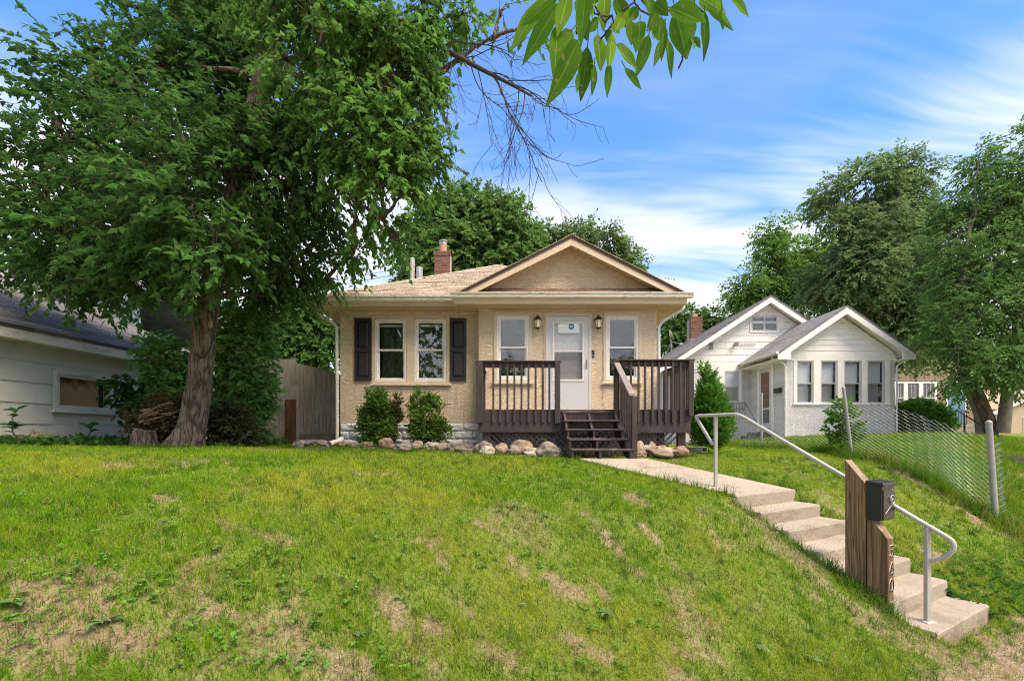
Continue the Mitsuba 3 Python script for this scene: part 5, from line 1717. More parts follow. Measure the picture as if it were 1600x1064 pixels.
for a, b in ex_:
    w = put('window', wall_xz(sbox(a - .14, za0 - .12, b + .14, za1 + .1).difference(sbox(a, za0, b, za1)), YT - .06, YT + .015), 'white_siding', tn_)
    zm = za0 + .38 * (za1 - za0)
    put('sash', wall_xz(sbox(a, za0, b, za1).difference(sbox(a + .03, za0 + .04, b - .03, zm - .03)).difference(sbox(a + .03, zm + .03, b - .03, za1 - .03)), YT - .035, YT - .005), 'white_paint', w)
    for u in (.33, .66):
        put('muntin', bx(a + (b - a) * u - .012, a + (b - a) * u + .012, YT - .03, YT - .012, zm + .031, za1 - .031), 'white_paint', w)
    put('pane', quad(a + .04, b - .04, za0 + .04, za1 - .04, YT - .010), 'old_glass', w)
    put('backing', bx(a, b, YT + .016, YT + .02, za0, za1), 'room', w)
d_ = put('door', bx(bd[0], bd[1], YT - .03, YT + .01, ZZ(663, YT), ZZ(598, YT)), 'blue_paint', tn_)
zf0, zf1 = ZZ(611, YT), ZZ(601, YT)
xm = (bd[0] + bd[1]) / 2
fan = Polygon([(xm + .36 * math.cos(t), zf0 + .33 * math.sin(t)) for t in np.linspace(0, math.pi, 14)])
put('fan_light', wall_xz(fan, YT - .04, YT - .031), 'white_paint', d_)
for t0 in (0, 1, 2, 3):
    t = [.12 + t0 * .76, .12 + t0 * .76 + .60]
    sec = Polygon([(xm + .1 * math.cos(t[0]), zf0 + .1 * math.sin(t[0])), (xm + .31 * math.cos(t[0]), zf0 + .28 * math.sin(t[0])), (xm + .31 * math.cos(t[1]), zf0 + .28 * math.sin(t[1])), (xm + .1 * math.cos(t[1]), zf0 + .1 * math.sin(t[1]))])
    put('fan_pane', wall_xz(sec, YT - .046, YT - .0405), 'room', d_)
put('casing', wall_xz(sbox(bd[0] - .1, ZZ(663, YT), bd[1] + .1, ZZ(597, YT) + .1).difference(sbox(bd[0], -1, bd[1], ZZ(598, YT))), YT - .05, YT + .02), 'white_siding', d_)
gable_roof(tn_, (tx0 + tx1) / 2, zT + 2.2, (tx1 - tx0) / 2 + .5, .6, YT - .4, YT + 6.3, 'white_siding', 'brown_shingle')
put('gable_wall', wall_xz(Polygon([(tx0, zT), (tx1, zT), ((tx0 + tx1) / 2, zT + 1.9)]), YT, YT + .1), 'tan_siding', tn_)
tr = thing('porch_railing', 'black porch railing in front of the blue door', 'railing')
y = YT - 1.2
x0, x1 = XX(1478, y), XX(1510, y)
put('rail', bx(x0, x1, y - .02, y + .02, ZZ(642, y), ZZ(641, y)), 'black_metal', tr)
for x in np.linspace(x0, x1, 9):
    put('bar', bx(x - .015, x + .015, y - .015, y + .015, ZZ(664, y), ZZ(641.5, y)), 'black_metal', tr)
pt_ = thing('porch_floor', 'raised porch floor below the blue door', 'porch')
own(pt_, bx(XX(1455, y), XX(1530, y), y - .2, YT - .08, -.3, ZZ(664, y) - .002, .02), 'concrete')
hr2 = thing('iron_handrail', 'thin black iron handrail beside the neighbouring front walk', 'handrail')
a, b, c = P(1500, 644, 16), P(1560, 681, 12.5), P(1640, 712, 11)
put('rail', tube([a, b, c], .022, 6), 'black_metal', hr2)
put('post', tube([P(1507, 648, 15.4), [*P(1507, 648, 15.4)[:2], -.3]], .03, 6), 'black_metal', hr2)
put('post', tube([b, [*b[:2], -1.2]], .022, 6), 'black_metal', hr2)
nw = put('slab', strip(-7.6, -6.8, .02, .1, 14.5, 40, 20) if False else hull([(*hit(1562, 716)[:2] + np.array(e), hit(1562, 716)[2] + z) for e in ((0, 0), (.2, -.3)) for z in (.05, -.1)] + [(*hit(1640, 742)[:2] + np.array(e), hit(1640, 742)[2] + z) for e in ((0, 0), (.2, -.3)) for z in (.05, -.1)]), 'concrete', 'neighbour_walk')
labels['neighbour_walk'] = dict(label='edge of the neighbouring concrete walk', kind='structure')
be = thing('beige_house', 'beige house with brown shingle roof at the far right edge', 'house')
YE_ = 34.0
put('wall', bx(XX(1552, YE_), XX(1720, YE_), YE_, YE_ + 8, -.5, ZZ(634, YE_)), 'beige_siding', be)
put('roof', slab([(XX(1525, YE_), YE_ - .6, ZZ(640, YE_)), (XX(1760, YE_), YE_ - .6, ZZ(640, YE_)), (XX(1760, YE_), YE_ + 4, ZZ(606, YE_ + 4)), (XX(1560, YE_), YE_ + 4, ZZ(606, YE_ + 4))], .1), 'tan_shingle', be)
gx_ = XX(1602, YE_ - 1)
put('gable_wall', wall_xz(Polygon([(XX(1556, YE_ - 1), -.5), (XX(1556, YE_ - 1), ZZ(645, YE_ - 1)), (gx_, ZZ(624, YE_ - 1)), (XX(1650, YE_ - 1), ZZ(645, YE_ - 1)), (XX(1650, YE_ - 1), -.5)]), YE_ - 1, YE_ - .02), 'beige_siding', be)
for s in (-1, 1):
    put('rake_board', wall_xz(Polygon([(gx_, ZZ(622, YE_ - 1)), (gx_ + s * 2.6, ZZ(646, YE_ - 1)), (gx_ + s * 2.6, ZZ(648.5, YE_ - 1)), (gx_, ZZ(624.5, YE_ - 1))]), YE_ - 1.3, YE_ - 1.01), 'white_siding', be)
put('garage_door', bx(XX(1575, YE_), XX(1640, YE_), YE_ - 1.05, YE_ - 1.002, -.4, ZZ(652, YE_ - 1)), 'white_siding', be)
put('gable_vent', bx(XX(1588, YE_ + .4), XX(1600, YE_ + .4), YE_ + .1, YE_ + .6, ZZ(615, YE_), ZZ(609, YE_)), 'white_siding', be)

# ------------------------------------------------------------------ the big maple on the left
rg = np.random.default_rng(77)
mt = thing('maple_tree', 'large leafy maple with a thick leaning trunk on the left of the lawn', 'tree')
YT0 = 7.35
trunk = [P(288, 705, YT0), P(302, 660, YT0), P(309, 610, YT0), P(316, 560, YT0 - .02), P(321, 510, YT0 - .05), P(327, 462, YT0 - .08), P(345, 400, YT0 - .1), P(372, 300, YT0 - .15), P(398, 190, YT0 - .2), P(418, 90, YT0 - .2), P(430, -30, YT0 - .2)]
rad = np.array([.24, .205, .186, .178, .172, .165, .18, .165, .155, .15, .14])
t_ = tube(np.array(trunk), rad, 28)
v = t_.vertices
ang = np.arctan2(v[:, 1] - YT0, v[:, 0] - XX(305, YT0))
gz_t = float(ground(TREE[0], TREE[1]))
low = np.clip((gz_t + .55 - v[:, 2]) / .55, 0, 1)
ctr = np.array([XX(300, YT0), YT0])
v[:, :2] += (v[:, :2] - ctr) * (low ** 2 * (.22 + .25 * np.sin(ang * 5 + 1)))[:, None]
t_ = t_.subdivide().subdivide()
v = t_.vertices
nrm = t_.vertex_normals
t_.vertices = v + nrm * (.05 * (meshkit.noise(v * [7, 7, 1.6], 71) - .5) + .03 * (meshkit.noise(v * [19, 19, 4], 72) - .5))[:, None]
put('trunk', t_, 'bark', mt, smooth=True)
scar = trimesh.creation.icosphere(subdivisions=2)
scar.apply_scale([.035, .02, .075])
scar.apply_translation(P(329, 507, YT0 - .205) + [0, 0, 0])
put('pale_scar', scar, 'plywood' if False else 'dry_twig', mt, smooth=True)

MB = [(95, 205, 62, .2), (55, 290, 66, .5), (150, 150, 66, .3), (232, 100, 66, .0), (320, 85, 78, .4), (170, 250, 86, -.5), (95, 365, 66, .1), (50, 405, 52, .8), (205, 345, 86, -.9), (290, 215, 92, -.9),
      (300, 315, 88, -1.3), (392, 150, 86, .9), (405, 265, 88, -.7), (258, 418, 56, -.9), (160, 425, 50, .3), (335, 400, 62, -1.4), (430, 365, 74, .2), (478, 300, 68, .6), (460, 408, 36, .8), (398, 432, 42, 1.2),
      (110, 440, 30, -.2), (215, 455, 30, -.8), (15, 235, 40, 1.0), (10, 340, 45, 1.2), (260, 55, 52, .9), (195, 85, 30, .6), (360, 20, 80, .8), (120, 290, 70, 1.3), (250, 290, 80, 1.2), (420, 458, 24, 1.0), (505, 365, 30, 1.2), (370, 330, 80, .9), (70, 140, 16, .4)]
MR = [(500, 120, 74, -.9), (560, 210, 62, -1.0), (608, 120, 62, -.8), (600, 285, 58, -.9), (632, 200, 48, -.7), (656, 120, 32, -.6), (560, 318, 44, -.6), (598, 345, 26, -.5), (512, 220, 70, -.2), (682, 35, 32, -.5), (620, 35, 58, -.8),
      (505, 25, 70, -1.1), (545, 100, 66, .4), (730, 22, 18, -.4), (638, 295, 28, -.8), (785, 15, 12, -.3), (690, 110, 17, -.3), (618, 372, 13, -.5), (770, 60, 9, -.3), (665, 255, 32, -.6), (552, 398, 16, .4), (832, 40, 8, -.2), (430, -10, 70, -.8), (505, 440, 16, .9), (480, 462, 12, 1.0)]
bl = blobs_px(MB, 7.3)
br = blobs_px(MR, 7.3)
fork1, fork2 = trunk[6], trunk[9]
lb_ = []
nodes = [np.array(trunk[j_]) + (np.array(trunk[j_ + 1]) - np.array(trunk[j_])) * u_ for j_ in range(5, 10) for u_ in (0, .33, .66)]
n_tr = len(nodes)
order = sorted(bl + br, key=lambda q: np.hypot(q[0] - np.interp(q[2], [t_p[2] for t_p in trunk], [t_p[0] for t_p in trunk]), q[1] - YT0))
for q in order:
    c = np.array(q[:3])
    # each bough leaves the nearest wood that lies lower and farther in
    cost = [np.linalg.norm(c - p_) + 1.6 * max(0, p_[2] - c[2] + .25) + (.35 if i_ >= n_tr else 0) for i_, p_ in enumerate(nodes)]
    f = nodes[int(np.argmin(cost))]
    nodes.append(c)
    L_ = np.linalg.norm(c - f)
    lb_.append(limb(rg, f, c, min(.055, .018 + .03 * L_), .014, sag=.14, n=10, wig=.16))
    for _ in range(7):
        e = c + unit(rg.normal(size=3)) * q[3] * .85
        lb_.append(limb(rg, c + (f - c) * rg.uniform(0, .35), e, .016, .005, n=6, sides=4))
put('limb', cat(lb_), 'bark', mt, smooth=True)
p1, d1, i1 = fill(rg, bl, 4500, .5, 81, .41, 1.5)
p2, d2, i2 = fill(rg, br, 2150, .5, 82, .45, 1.7)
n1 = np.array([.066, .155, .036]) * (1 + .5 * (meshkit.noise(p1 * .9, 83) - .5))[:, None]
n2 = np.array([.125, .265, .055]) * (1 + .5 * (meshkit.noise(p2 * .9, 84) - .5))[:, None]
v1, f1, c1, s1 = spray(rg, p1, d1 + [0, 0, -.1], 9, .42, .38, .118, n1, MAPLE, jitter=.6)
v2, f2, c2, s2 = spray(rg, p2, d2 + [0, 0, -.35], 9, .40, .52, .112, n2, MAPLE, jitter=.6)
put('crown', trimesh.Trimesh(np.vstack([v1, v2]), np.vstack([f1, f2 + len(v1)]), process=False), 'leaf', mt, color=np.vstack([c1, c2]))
sg = (np.vstack([s1[0], s2[0]]), np.vstack([s1[1], s2[1]]))
put('twigs', twigs(sg, .005), 'twig', mt)
labels[mt + '__twigs'] = dict(kind='stuff')
# the nearly bare limb reaching to the right
segs_t = []


def twiggy(p, d, L, r, depth):
    n = max(4, int(L / .12))
    q = [np.array(p, float)]
    dd = unit(np.array(d, float))
    for i in range(n):
        dd = unit(dd + rg.normal(0, .11, 3) + np.array([.01, 0, -.035 * (3 - depth)]))
        q.append(q[-1] + dd * L / n)
        if depth < 3 and i > 0 and rg.uniform() < (.72 if depth else .5):
            s = unit(np.cross(dd, rg.normal(size=3)))
            twiggy(q[-1], dd * .7 + s * .65 + np.array([0, 0, -.28]), L * rg.uniform(.28, .55), r * .5, depth + 1)
    segs_t.append(tube(np.array(q), np.linspace(r, max(r * .4, .0034), len(q)), 5 if depth < 2 else 3, cap=False))


main = round_path([P(430, 20, 7.1), P(520, 28, 6.9), P(610, 30, 6.8), P(660, 58, 6.75), P(735, 100, 6.7), P(790, 128, 6.7), P(830, 150, 6.7)], .3)
segs_t.append(tube(main, np.linspace(.07, .018, len(main)), 8))
for a, b, L, r in (((790, 128), (865, 158), 1.15, .012), ((775, 122), (830, 275), 1.9, .014), ((735, 100), (760, 250), 1.4, .010), ((700, 80), (745, 230), 1.2, .009), ((760, 112), (880, 100), 1.1, .011), ((690, 72), (820, 20), 1.2, .012), ((660, 58), (700, 200), 1.0, .008), ((810, 138), (835, 270), 1.2, .010), ((720, 92), (850, 55), 1.1, .009), ((805, 135), (880, 170), .8, .008), ((820, 145), (822, 262), 1.3, .010), ((745, 105), (790, 230), 1.3, .009), ((770, 120), (850, 210), 1.2, .009), ((790, 128), (868, 120), 1.0, .009)):
    A_, B_ = P(*a, 6.7), P(*b, 6.6 + rg.uniform(-.3, .3))
    twiggy(A_, B_ - A_, L, r, 1)
put('bare_limb', cat(segs_t), 'twig', mt, smooth=True)
tc = thing('trunk_cord', 'black cord wound around the maple trunk', 'cord')
ca = []
for zpx, rr_ in ((484, .19), (481, .19)):
    c = P(322.5, zpx, YT0 - .05)
    th = np.linspace(0, 2 * math.pi, 30)
    ca.append(tube(np.stack([c[0] + (rr_ + .012) * np.cos(th), c[1] + (rr_ + .012) * np.sin(th), c[2] + .05 * np.cos(th)], 1), .011, 6, cap=False))
vpts = [(338, 484), (336, 515), (331, 540), (318, 561), (308, 556), (305, 545)]
ca.append(tube(round_path([P(a, b, YT0 - .235 + .0009 * abs(a - 318) ** 1.5) for a, b in vpts], .1), .013, 6))
own(tc, cat(ca), 'black_plastic', smooth=True)

# ------------------------------------------------------------------ trees behind
LIGHT, MID, DARK = (.15, .28, .065), (.125, .235, .065), (.08, .18, .045)


def tree(name, label, px, base_y, Y, blobs, n, leaf=OVAL, lsize=.13, tint=MID, group=None, trunk_px=None, r0=.2, bsdf='bark', **kw):
    k = thing(name, label, 'tree', group)
    g = float(ground(XX(px, Y), Y))
    b = np.array([XX(px, Y), Y, g - .1])
    bb = blobs_px(blobs, Y)
    zc_ = np.mean([q[2] for q in bb])
    if trunk_px:
        tp = [P(a, c, Y) for a, c in trunk_px]
    else:
        tp = [b, b + [.05, 0, (zc_ - b[2]) * .4], b + [.0, .05, (zc_ - b[2]) * .75]]
    make_tree(k, rg, b, tp, bb, n, leaf, lsize, tint, r0=r0, bsdf=bsdf, **kw)
    return k


tree('shade_tree', 'rounded dense green tree behind the bungalow roof and chimney', 745, 690, 26,
     [(735, 346, 46, 0), (690, 366, 42, 0.5), (785, 361, 44, -0.5), (660, 396, 36, 0), (720, 401, 50, -1), (775, 411, 46, -1), (810, 386, 34, 0.5), (700, 431, 50, -0.5), (655, 426, 30, 0), (735, 316, 22, 0), (765, 328, 24, 0.5), (700, 328, 24, 0), (830, 416, 26, 0.4), (645, 441, 24, 0), (800, 346, 20, 0)],
     6200, leaf=TINY, lsize=.26, length=.8, tint=MID, seed=91, gap=.40, freq=.55, nleaf=9)
tree('feathery_tree', 'thin light green tree rising right behind the porch gable', 930, 690, 31,
     [(905, 375, 24, 0), (860, 385, 24, 0), (945, 380, 24, 0), (890, 400, 26, 0), (960, 400, 22, 0), (985, 415, 20, 0), (1010, 428, 14, 0), (925, 360, 12, 0), (850, 365, 14, 0), (880, 360, 10, 0), (965, 372, 9, 0), (1030, 436, 7, 0), (840, 400, 20, .5)],
     1700, leaf=TINY, lsize=.22, length=.8, tint=(.14, .23, .075), seed=92, gap=.43, freq=.6, nleaf=8)
tree('back_tree', 'dark leafy tree beyond the wooden gate', 470, 690, 19,
     [(455, 500, 40, 0), (490, 520, 34, .5), (430, 530, 36, -.5), (475, 560, 34, 0), (510, 500, 22, .5), (440, 570, 34, 0), (500, 555, 24, 0), (420, 490, 30, 0), (515, 530, 12, 0)],
     2300, leaf=TINY, lsize=.18, length=.6, tint=(.08, .175, .042), seed=93, gap=.32, freq=.8)
tree('back_tree', 'pale green tree above the grey blue roof at the far left', 40, 690, 27,
     [(30, 418, 24, 0), (60, 408, 22, 0), (85, 405, 20, 0), (10, 415, 14, 0), (110, 415, 20, 0)], 500, lsize=.3, length=.8, tint=LIGHT, seed=94, gap=.3, freq=.6)
tree('back_tree', 'low trees seen between the bungalow and the cottage', 1075, 690, 36,
     [(1060, 505, 22, 0), (1045, 490, 12, 0), (1085, 520, 22, 0), (1105, 500, 16, 0), (1125, 505, 16, 0), (1050, 530, 22, 0), (1080, 488, 10, 0)], 1100, leaf=TINY, lsize=.26, length=.8, tint=MID, seed=95, gap=.34, freq=.5)
tree('honey_locust', 'airy light green tree behind the cottage roof', 1215, 690, 31,
     [(1185, 440, 34, 0), (1165, 460, 24, 0), (1220, 400, 32, 0), (1250, 430, 36, 0), (1205, 370, 18, 0), (1235, 365, 22, 0), (1280, 400, 34, 0), (1270, 455, 34, 0), (1150, 470, 12, 0), (1300, 440, 30, 0), (1175, 405, 14, 0)],
     3000, leaf=TINY, lsize=.22, length=.9, tint=(.165, .30, .07), seed=96, gap=.45, freq=.5, nleaf=9)
tree('poplar_tree', 'tall grey green tree standing behind the cottage', 1395, 690, 23,
     [(1330, 300, 34, 0), (1300, 320, 28, 0), (1370, 290, 34, 0), (1350, 340, 44, 0), (1400, 330, 36, .5), (1320, 370, 44, 0), (1380, 390, 50, -.5), (1300, 400, 40, 0), (1350, 270, 16, 0), (1410, 260, 22, 0), (1440, 275, 16, 0), (1425, 300, 18, 0), (1435, 345, 24, 0), (1340, 430, 50, -.5), (1410, 430, 50, 0), (1280, 310, 14, 0), (1285, 440, 34, .5), (1395, 245, 10, 0), (1460, 282, 9, 0), (1450, 320, 9, 0), (1375, 470, 50, .5), (1430, 380, 30, 0), (1420, 480, 46, 0), (1400, 530, 40, 0), (1440, 530, 36, .5), (1330, 480, 40, .5), (1462, 340, 24, .3), (1468, 400, 34, .4), (1455, 450, 34, .4)],
     6800, leaf=TINY, lsize=.19, length=.7, tint=(.165, .26, .105), seed=97, gap=.46, freq=.8, nleaf=9, r0=.25, trunk_px=[(1392, 690), (1388, 560), (1380, 470), (1372, 400)], bsdf='pale_bark')
kR = tree('linden_tree', 'big spreading tree with forked trunk at the right edge behind the fence', 1535, 668, 15.5,
     [(1560, 330, 60, .5), (1610, 280, 60, .5), (1500, 380, 52, .5), (1560, 420, 66, -.5), (1620, 400, 66, 0), (1498, 450, 46, .3), (1540, 500, 60, -.9), (1600, 500, 64, -.9), (1490, 505, 38, -.2), (1512, 552, 40, -1.2), (1560, 570, 46, -1.4), (1610, 560, 50, -1.2), (1445, 440, 34, .9), (1540, 265, 36, .5), (1595, 225, 30, .4), (1500, 315, 34, .8), (1530, 245, 16, .4), (1480, 330, 18, 1), (1520, 598, 30, -1.2), (1497, 574, 24, -1), (1640, 330, 60, 0), (1650, 480, 60, 0)],
     5600, leaf=OVAL, lsize=.13, length=.55, tint=(.135, .255, .072), seed=98, gap=.44, freq=.85, nleaf=9, r0=.14, trunk_px=[(1533, 680), (1529, 650), (1519, 620), (1506, 595), (1496, 560), (1490, 500), (1500, 440)], bsdf='pale_bark')
put('trunk', tube(np.array([P(1548, 680, 15.3), P(1544, 655, 15.3), P(1530, 620, 15.3), P(1512, 585, 15.2), P(1500, 545, 15.2)]), np.linspace(.20, .14, 5), 12), 'bark', kR, smooth=True)
kR2 = tree('linden_tree', 'straight grey trunked tree at the far right beside the forked tree', 1570, 668, 15.0,
           [(1640, 520, 40, 0), (1620, 440, 50, .5), (1600, 340, 40, .5)], 500, lsize=.165, length=.6, tint=(.115, .225, .062), seed=99, gap=.32, freq=.85, r0=.19, trunk_px=[(1567, 676), (1571, 640), (1576, 600), (1583, 560), (1590, 500), (1598, 440)], bsdf='pale_bark')
tree('far_tree', 'distant trees above the beige roof at the right edge', 1570, 660, 60,
     [(1540, 596, 16, 0), (1565, 600, 14, 0), (1590, 592, 16, 0), (1615, 596, 18, 0), (1530, 612, 12, 0), (1580, 610, 12, 0)], 350, lsize=.5, length=1.2, tint=MID, seed=100, gap=.3, freq=.4)
# trees across the street, behind the photographer: they show in the window panes
for i, (x, y, h, r) in enumerate(((-11.2, -16, 13.5, 4.8), (-2.4, -18, 11, 2.7), (9.5, -19, 8, 4.0), (15, -19, 12, 5), (-20, -22, 11, 5))):
    k = thing('street_tree', 'leafy tree across the street, ' + ('opposite the garage', 'opposite the front door', 'opposite the chain link fence', 'opposite the cottage', 'farthest left beyond the garage')[i], 'tree', 'trees across the street')
    g = float(ground(x, y))
    bb = [(x + rg.normal(0, r * .35), y + rg.normal(0, r * .3), g + h * .62 + rg.normal(0, r * .3), r * .55, r * .55, r * .5) for _ in range(8)]
    make_tree(k, rg, None, [(x, y, g - .1), (x, y, g + h * .4)], bb, 600, OVAL, .45, MID, length=1.1, seed=110 + i, gap=.28, freq=.5, r0=.24)

# ------------------------------------------------------------------ bushes, weeds and brush
shrub('round_bush', 'large clipped round green bush beside the cottage', 'bush', P(1435, 676, 18.6),
      blobs_px([(1434, 655, 38, 0, .72), (1412, 662, 26), (1458, 662, 24), (1434, 645, 24, 0, .7)], 18.6), 3300, TINY, .10, (.09, .22, .03), nleaf=7, length=.16, upright=.5, gap=.2, shell=.25, seed=121, freq=3)
shrub('sapling', 'leafy sapling growing through the fence beside the leaning post', 'sapling', P(1322, 706, 9.3),
      blobs_px([(1312, 645, 12), (1325, 660, 11), (1305, 668, 10), (1335, 675, 10), (1318, 688, 12), (1308, 690, 9), (1330, 690, 9), (1316, 632, 6)], 9.25), 190, OVAL, .10, (.085, .20, .03), nleaf=5, length=.16, gap=.2, seed=122)
shrub('mulberry_bush', 'tall bright green bush between the maple trunk and the board fence', 'bush', P(372, 694, 8.9),
      blobs_px([(375, 520, 36), (352, 560, 32), (392, 560, 28), (398, 600, 22), (365, 600, 38), (385, 640, 32), (352, 640, 26), (408, 632, 14), (415, 612, 9), (345, 510, 24), (400, 525, 24), (360, 672, 20), (395, 672, 18)], 8.9), 1300, OVAL, .13, (.165, .34, .085), nleaf=6, length=.24, droop=.35, gap=.33, seed=123, freq=2.2, r=.016)
shrub('mulberry_bush', 'dark leafy bush between the garage and the maple trunk', 'bush', P(258, 688, 8.4),
      blobs_px([(258, 555, 22), (250, 590, 18), (275, 585, 20), (268, 615, 20), (285, 615, 16), (258, 640, 16), (235, 545, 11)], 8.4), 400, OVAL, .14, (.15, .32, .085), nleaf=6, length=.24, droop=.4, gap=.36, seed=124, freq=2.2, r=.014)
shrub('climbing_weed', 'dark leafy weed leaning over the garage window', 'weed', P(226, 690, 8.0),
      blobs_px([(195, 605, 9), (210, 615, 10), (225, 625, 11), (188, 630, 7), (215, 640, 9), (232, 645, 9), (205, 598, 6), (182, 595, 5)], 8.0), 95, OVAL, .15, (.028, .075, .018), nleaf=5, length=.2, droop=.8, gap=.2, seed=125)
shrub('brush_pile', 'pile of cut brown brush left of the maple trunk', 'brush pile', P(255, 697, 7.6),
      blobs_px([(245, 655, 20), (265, 640, 18), (238, 672, 18), (268, 668, 18), (225, 664, 14), (278, 650, 12)], 7.5), 620, OVAL, .085, (.13, .11, .045), nleaf=5, length=.2, droop=.2, gap=.32, seed=126, stems=40, r=.01)
shrub('brush_pile', 'heap of wilted cut brush right of the maple trunk', 'brush pile', P(355, 697, 7.9),
      blobs_px([(350, 655, 18), (338, 675, 16), (365, 672, 18), (372, 650, 12), (385, 680, 14), (345, 688, 12)], 7.9), 560, OVAL, .085, (.085, .095, .04), nleaf=5, length=.2, droop=.4, gap=.34, seed=127, stems=30, r=.01)
bp = thing('cut_branches', 'bundle of dry cut sticks lying on the brush left of the maple trunk', 'branches')
own(bp, cat([limb(rg, P(222 + rg.uniform(-8, 8), 645 + rg.uniform(-5, 18), 7.2), P(272 + rg.uniform(-14, 8), 632 + rg.uniform(-8, 22), 7.4 + rg.uniform(-.2, .2)), .011, .006, n=6, sides=5) for _ in range(26)]), 'dry_twig', smooth=True)
stp = thing('tree_stump', 'old weathered stump at the foot of the maple trunk', 'stump')
c = P(225, 683, 7.2)
m = tube([(c[0], c[1], c[2] - .3), (c[0], c[1], c[2] - .02), (c[0] + .02, c[1], c[2] + .12)], [.24, .17, .14], 24).subdivide().subdivide()
m.vertices += m.vertex_normals * (.05 * (meshkit.noise(m.vertices * [12, 12, 2], 131) - .5))[:, None]
own(stp, m, 'bark', smooth=True)
for (pa, pb2, r, lab) in (((56, 682, 7.2), (92, 697, 6.9), .10, 'sawn log piece lying tilted in the weeds by the garage wall'), ((4, 690, 7.1), (34, 691, 7.05), .115, 'old grey log piece at the left edge by the garage wall')):
    k = thing('log', lab, 'log')
    a, b = P(*pa), P(*pb2)
    m = tube([a, (a + b) / 2 + [0, 0, .0], b], [r, r * 1.04, r * 1.02], 20).subdivide().subdivide()
    m.vertices += m.vertex_normals * (.03 * (meshkit.noise(m.vertices * [20, 20, 20], 132) - .5))[:, None]
    put('bark', m, 'bark', k, smooth=50)
    d = unit(b - a)
    put('sawn_end', tube([b + d * .001, b + d * .012], [r * .93, r * .9], 20), 'old_board', k)


def leafy_weed(name, label, base, h, n, lsize, tint, seed, group=None, spread=.12):
    """A single-stemmed plant with big leaves up its stem."""
    r2 = np.random.default_rng(seed)
    k = thing(name, label, 'weed', group)
    b = np.array(base, float)
    stem = np.array([b + [r2.normal(0, .015) * t * 3, r2.normal(0, .015), h * t] for t in np.linspace(0, 1, 7)])
    put('stem', tube(stem, np.linspace(.012, .004, 7), 5), 'twig', k)
    t = r2.uniform(.15, 1, n)
    pos = np.stack([np.interp(t, np.linspace(0, 1, 7), stem[:, j]) for j in range(3)], 1)
    a = np.arange(n) * 2.4
    yd = np.stack([np.cos(a), np.sin(a), r2.uniform(.1, .9, n)], 1)
    nd = np.stack([-np.cos(a) * .4, -np.sin(a) * .4, np.ones(n)], 1) + r2.normal(0, .25, (n, 3))
    v, f, c = bake(OVAL, pos, yd, nd, lsize * r2.uniform(.6, 1.2, n), np.clip(np.array(tint) * r2.uniform(.75, 1.3, (n, 1)), 0, 1))
    put('leaves', trimesh.Trimesh(v, f, process=False), 'leaf', k, color=c)


leafy_weed('tall_weed', 'tall dark leafy weed by the garage wall at the left edge', P(21, 682, 6.9), .42, 16, .17, (.04, .115, .03), 141)
leafy_weed('tall_weed', 'leafy weed growing below the garage window', P(141, 697, 7.0), .36, 16, .16, (.035, .10, .025), 142)
leafy_weed('tall_weed', 'small leafy plant growing among the boulders under the deck', P(852, 692, 8.1), .07, 9, .09, (.08, .2, .03), 143)
leafy_weed('tall_weed', 'small leafy weed at the foot of the red fence board', P(448, 690, 10.3), .3, 14, .12, (.05, .14, .03), 144)
# low ground cover along the garage
rgc = np.random.default_rng(15)
N = 900
gx_ = rgc.uniform(-8.6, -6.4, N)
gy_ = 6.0 + rgc.uniform(0, 1, N) * 2.2
keep = (gx_ < -6.2 - (gy_ - 6) * .35 + .5 * rgc.normal(size=N) * .3)
gx_, gy_ = gx_[keep], gy_[keep]
ps = np.stack([gx_, gy_, ground(gx_, gy_) + .02], 1)
v, f, c, s_ = spray(rgc, ps, np.stack([rgc.normal(size=len(ps)), rgc.normal(size=len(ps)), np.full(len(ps), 1.0)], 1), 5, .13, .2, .10, (.055, .135, .03), OVAL)
gc = thing('ground_cover', 'low leafy weeds and ground cover along the garage wall', 'ground cover')
labels[gc]['kind'] = 'stuff'
own(gc, trimesh.Trimesh(v, f, process=False), 'leaf', color=c)
N = 420
q = np.array([hit(px, py) for px, py in zip(rgc.uniform(385, 465, N), rgc.uniform(676, 696, N))])
q = q[q[:, 1] < 10.6]
v, f, c, s_ = spray(rgc, q, np.stack([rgc.normal(size=len(q)), rgc.normal(size=len(q)), np.full(len(q), 1.6)], 1), 5, .14, .1, .08, (.075, .19, .03), OVAL)
q2 = np.array([hit(px, py) for px, py in zip(rgc.uniform(1455, 1600, 260), rgc.uniform(875, 965, 260))])
v2, f2, c2, s_ = spray(rgc, q2, np.stack([rgc.normal(size=len(q2)), rgc.normal(size=len(q2)), np.full(len(q2), .6)], 1), 4, .06, .1, .055, (.07, .17, .035), OVAL)
gc = thing('ground_cover', 'bright green ground cover before the board fence and beside the steps', 'ground cover')
labels[gc]['kind'] = 'stuff'
own(gc, trimesh.Trimesh(np.vstack([v, v2]), np.vstack([f, f2 + len(v)]), process=False), 'leaf', color=np.vstack([c, c2]))

N = 1000
q = np.array([hit(px, py) for px, py in zip(rgc.uniform(5, 1590, N), rgc.uniform(712, 1062, N))])
q = q[~covered(q[:, 0], q[:, 1])]
q = q[meshkit.noise(q * [1.7, 1.7, 0] + 5, 301) * .6 + meshkit.noise(q * [5, 5, 0] + 5, 302) * .4 > .53] + [0, 0, .028]
v, f, c, s_ = spray(rgc, q, np.stack([rgc.normal(size=len(q)), rgc.normal(size=len(q)), np.full(len(q), .5)], 1), 6, .055, .1, .022, (.15, .32, .05), leaf_oval(.42), flat=1.6, jitter=.35)
gc = thing('lawn_clover', 'patches of small round leaved clover growing through the lawn', 'clover')
labels[gc]['kind'] = 'stuff'
own(gc, trimesh.Trimesh(v, f, process=False), 'leaf', color=c)

